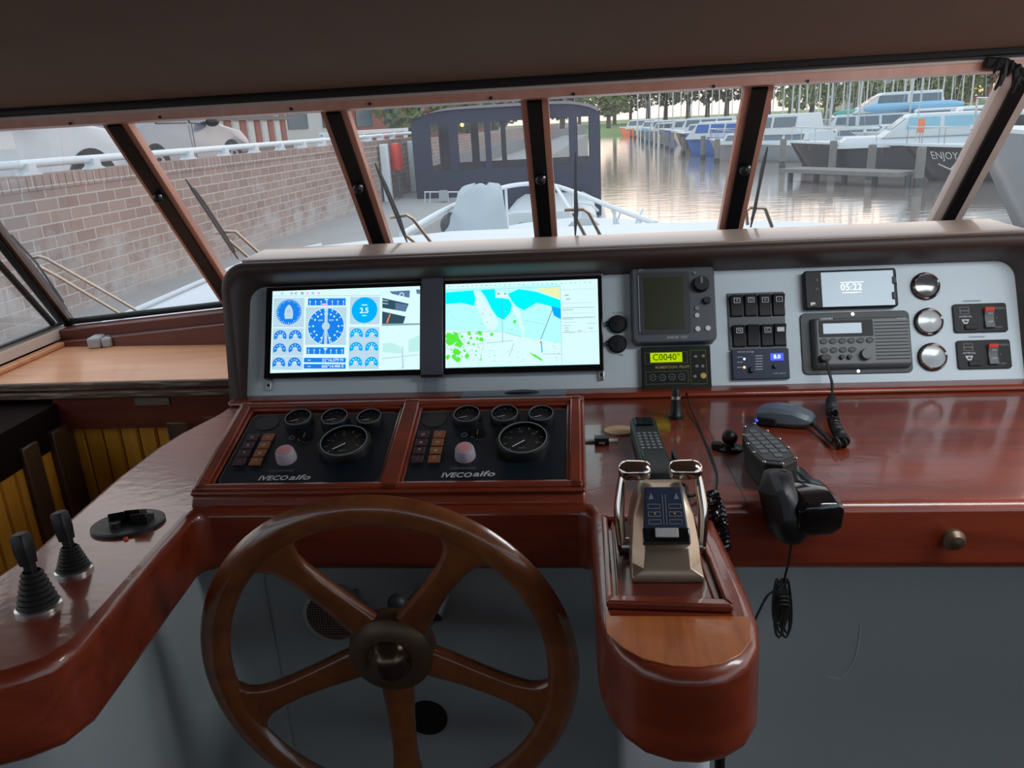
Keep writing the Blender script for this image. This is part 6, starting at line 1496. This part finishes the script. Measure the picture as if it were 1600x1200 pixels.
# finger pier behind the near piles
fp_ = thing('jetty', 'low wooden finger jetty between the dark hulls and the near piles', 'jetty', Matrix.Translation(atz(1240, 262, WZ)))
a, b = atz(1236, 262, WZ + .45), atz(1420, 268, WZ + .45); mb = MB('pile_wood'); d = (b - a).normalized(); s_ = Vector((-d.y, d.x, 0)) * .5
mb.loft([[tuple(p + Vector((0, 0, h))) for p in (a - s_, b - s_, b + s_, a + s_)] for h in (-.12, 0)]); on_local(fp_, mb, 'deck')
for k in range(5):
    p = a.lerp(b, k / 4); mb = MB('pile_wet'); mb.cyl(p.x, p.y, WZ - .5, WZ + .35, .09, n=10); on_local(fp_, mb, 'leg')

# ---- far shore: bank, trees, houses, masts
mb = MB('bank_grass'); y0 = 105
mb.add([(x, y, z) for x in (-60, 160) for y, z in ((y0, WZ - .5), (y0 + 3, WZ + .7), (y0 + 14, .5), (y0 + 60, .9))], [(i, i + 1, i + 5, i + 4) for i in range(3)])
tag(mb.build('terrain_shore'), 'green grassy bank along the far shore', 'bank', kind='structure')
mb = MB('bank_grass'); mb.add([(x, y, z) for y, x, z in ((50, 24, WZ - .3), (50, 30, 1.4), (50, 80, 2.2), (104, 40, WZ - .3), (104, 48, 1.4), (104, 120, 2.2), (20, 22, WZ - .3), (20, 30, 1.0), (20, 60, 1.5))], [(0, 1, 4, 3), (1, 2, 5, 4), (6, 7, 1, 0), (7, 8, 2, 1)])
tag(mb.build('terrain_right'), 'green grassy slope behind the boats on the right', 'bank', kind='structure')

def tree(label, x, y, z, h, r, m='twigs', seed=0, group='trees on the far shore'):
    rr = random.Random(seed); t = thing('tree', label, 'tree', Matrix.Translation((x, y, z)), group)
    mb = MB('bark'); mb.tube([(0, 0, -.3), (.05, 0, h * .35), (.1, 0, h * .8)], [r * .09, r * .07, r * .02], n=6)
    for k in range(16):
        a = rr.uniform(0, 2 * PI); z0_ = h * rr.uniform(.25, .75); l_ = r * rr.uniform(.6, 1.0)
        mb.tube([(0, 0, z0_), (l_ * .5 * math.cos(a), l_ * .5 * math.sin(a), z0_ + h * .10), (l_ * math.cos(a), l_ * math.sin(a), z0_ + h * .24)], [r * .035, r * .02, r * .006], n=4)
    mb.build('trunk', t)
    mb = MB(m)
    N = 420
    for k in range(N):       # small twig-and-leaf sprays scattered through the crown volume
        a = rr.uniform(0, 2 * PI); q = rr.random() ** .5; zz = rr.uniform(-1, 1); rad = r * math.sqrt(max(0, 1 - zz * zz)) * q
        c = Vector((rad * math.cos(a), rad * math.sin(a), h * .62 + zz * h * .40)); s_ = r * rr.uniform(.07, .16); d1 = Vector((rr.uniform(-1, 1), rr.uniform(-1, 1), rr.uniform(-.4, 1))).normalized() * s_; d2 = Vector((rr.uniform(-1, 1), rr.uniform(-1, 1), rr.uniform(-1, 1))).normalized() * s_ * .7
        mb.add([tuple(c - d1), tuple(c + d2), tuple(c + d1), tuple(c - d2)], [(0, 1, 2, 3)])
    mb.build('crown', t, smooth=0)
k = 0
def gz(px, Y): return aty(px, 190, Y)
tr = [(880, 118, 5.5, 3.0), (905, 122, 6.5, 3.0), (960, 118, 7, 3.2), (985, 122, 5.5, 2.6), (1012, 118, 8, 3.4), (1040, 120, 8.5, 3.6), (1075, 116, 9, 3.8), (1105, 118, 8.5, 3.8), (1135, 116, 9.5, 4.0), (1165, 118, 9, 4), (1200, 112, 9, 4), (1235, 110, 9.5, 4), (1268, 112, 8.5, 3.8), (1300, 110, 9, 4), (1335, 112, 9, 3.6), (1500, 108, 9, 4), (1535, 108, 9, 4), (1575, 106, 10, 4)]
for px, Y, h, r in tr:
    p = aty(px, 180, Y); k += 1
    tree('bare brown-green tree, %s from the left along the far shore' % nth(k - 1), p.x, Y, .8, h, r, 'twigs', k)
for j, (px, Y, h, r) in enumerate(((1350, 100, 3.4, 2.6), (1400, 99, 3.0, 2.4), (1455, 98, 3.2, 2.6), (1500, 97, 3.4, 2.6), (1290, 101, 3.0, 2.6), (1245, 101, 3.2, 2.6))):
    p = aty(px, 180, Y); tree('low green bush on the bank before the white houses, %s from the left' % nth([1245, 1290, 1350, 1400, 1455, 1500].index(px)), p.x, Y, .6, h, r, 'leaf_green', 50 + j, group='bushes on the bank')

def house(label, px, Y, w_, d_, h, roof, wallm='plaster', roofm='roof_pale', z=.6, rot=0, nwin=3, wm='boat_window', pos=None):
    p = Vector(pos) if pos else aty(px, 180, Y)
    t = thing('house', label, 'building', Matrix.Translation((p.x, p.y, z)) @ Matrix.Rotation(math.radians(rot), 4, 'Z'), 'buildings beyond the water')
    mb = MB(wallm); mb.add([(-w_ / 2, 0, 0), (w_ / 2, 0, 0), (w_ / 2, 0, h), (0, 0, h + roof), (-w_ / 2, 0, h), (-w_ / 2, d_, 0), (w_ / 2, d_, 0), (w_ / 2, d_, h), (0, d_, h + roof), (-w_ / 2, d_, h)],
                           [(0, 1, 2, 3, 4), (9, 8, 7, 6, 5), (0, 4, 9, 5), (1, 6, 7, 2)]); mb.build('walls', t, smooth=0)
    mb = MB(roofm)
    for sx in (-1, 1):
        mb.loft([[(sx * (w_ / 2 + .3), -.3, h - .2 + o_), (0, -.3, h + roof + o_), (0, d_ + .3, h + roof + o_), (sx * (w_ / 2 + .3), d_ + .3, h - .2 + o_)] for o_ in (.03, .18)])
    mb.build('roof', t, smooth=0)
    for f in range(max(1, int(h / 2.7))):
        for i in range(nwin):
            x = -w_ / 2 + w_ * (i + .5) / nwin; mb = MB(wm); mb.box(x - w_ * .28 / nwin, -.04, .9 + f * 2.7, x + w_ * .28 / nwin, .02, min(h - .2, 2.3 + f * 2.7)); mb.build('window', t)
for px, lb in ((1362, 'pale house with a white roof, leftmost beyond the bank'), (1412, 'pale house with a white roof, middle of the three beyond the bank'), (1468, 'pale house with a white roof, rightmost of the three beyond the bank')):
    house(lb, px, 120, 7.6, 9, 3.2, 3.6, z=.8)
house('long dark house with warm lit windows at the far right of the bank', 1525, 118, 12, 9, 4.6, 2.5, wallm='brick_red', roofm='roof_tile', z=.8, wm='lamp_amber', nwin=5)

# street side buildings behind the parked cars
for (xq, yq, w_, h, wm_, lb, roofm) in ((-14, 24, 7, 4.5, 'brick_red', 'red brick house behind the dark parked car', 'roof_tile'), (-14, 33, 8, 5.5, 'plaster', 'pale house with tall windows beyond the parked cars', 'roof_tile'),
                                 (-13, 44, 9, 5.5, 'brick_red', 'dark fronted house behind the wiper', 'roof_tile'), (-12, 60, 10, 6.5, 'brick_red', 'distant red house behind the blue canopy', 'roof_tile')):
    p = FQ @ Vector((xq, yq, 0)); house(lb, 0, 0, w_, 8, h, 2.5, wallm=wm_, roofm=roofm, z=.86, rot=62, nwin=4, pos=(p.x, p.y, 0))
for j, (xq, yq, h, r) in enumerate(((-7.5, 30, 2.2, 1.4), (-7.0, 38, 2.4, 1.6), (-7, 47, 2.6, 1.8), (-8.5, 56, 3.5, 2.2), (-4.5, 66, 4, 2.5), (-1, 80, 4.0, 2.6))):
    p = FQ @ Vector((xq, yq, 0)); tree('green shrub along the street beyond the quay wall, %s going away' % nth(j), p.x, p.y, .8, h, r, 'leaf_green', 80 + j, group='street shrubs')
# white picket fence and slatted screen behind the cars
fn = thing('slatted_fence', 'red and white slatted fence behind the dark parked car', 'fence', FQ @ Matrix.Translation((-9.5, 17, .86)))
for i in range(14):
    mb = MB('brick_red' if i % 2 else 'plaster'); mb.box(-.03, i * .42, 0, .03, i * .42 + .3, 1.5); mb.build('slat', fn)
mb = MB('pile_wood'); mb.box(.03, 0, .3, .08, 6, .4); mb.box(.03, 0, 1.1, .08, 6, 1.2); mb.build('crossbar', fn)
wf = thing('white_bench_rail', 'white rail fence standing before the pale house', 'fence', FQ @ Matrix.Translation((-5.2, 14, .86)))
mb = MB('white_paint'); mb.box(-.03, 0, .62, .03, 6, .70); mb.build('rail', wf)
for i in range(6): MB('white_paint').box(-.04, i * 1.15, 0, .04, i * 1.15 + .09, .66).build('post', wf)

# masts of the boats lying out of sight behind the others
rr = random.Random(3)
for k in range(34):
    px = 1000 + k * 15.5 + rr.uniform(-6, 6); Y = rr.uniform(50, 95) if px < 1180 else rr.uniform(42, 70)
    if 955 < px < 1150 and Y < 60: Y += 25
    p = aty(px, 200, Y); lean = rr.uniform(-.25, .25); mb = MB('mast_grey'); H = rr.uniform(8, 13); r = .055
    mb.tube([(0, 0, -1.05), (lean, 0, H)], [r, r * .6], n=6)
    if k % 2: mb.tube([(-.6, 0, H * .55), (.6, 0, H * .55)], .025, n=4)
    for s_ in (-1, 1): mb.tube([(s_ * .9, 0, .2), (lean, 0, H * .95)], .012, n=3)
    o = mb.build('yacht_mast', M=Matrix.Translation((p.x, Y, .2)))
    tag(o, 'thin grey yacht mast with wire stays, %s from the left among the boats' % nth(k), 'mast', 'yacht masts')
    hb_ = hull_rings(8, 2.6, 1.0)
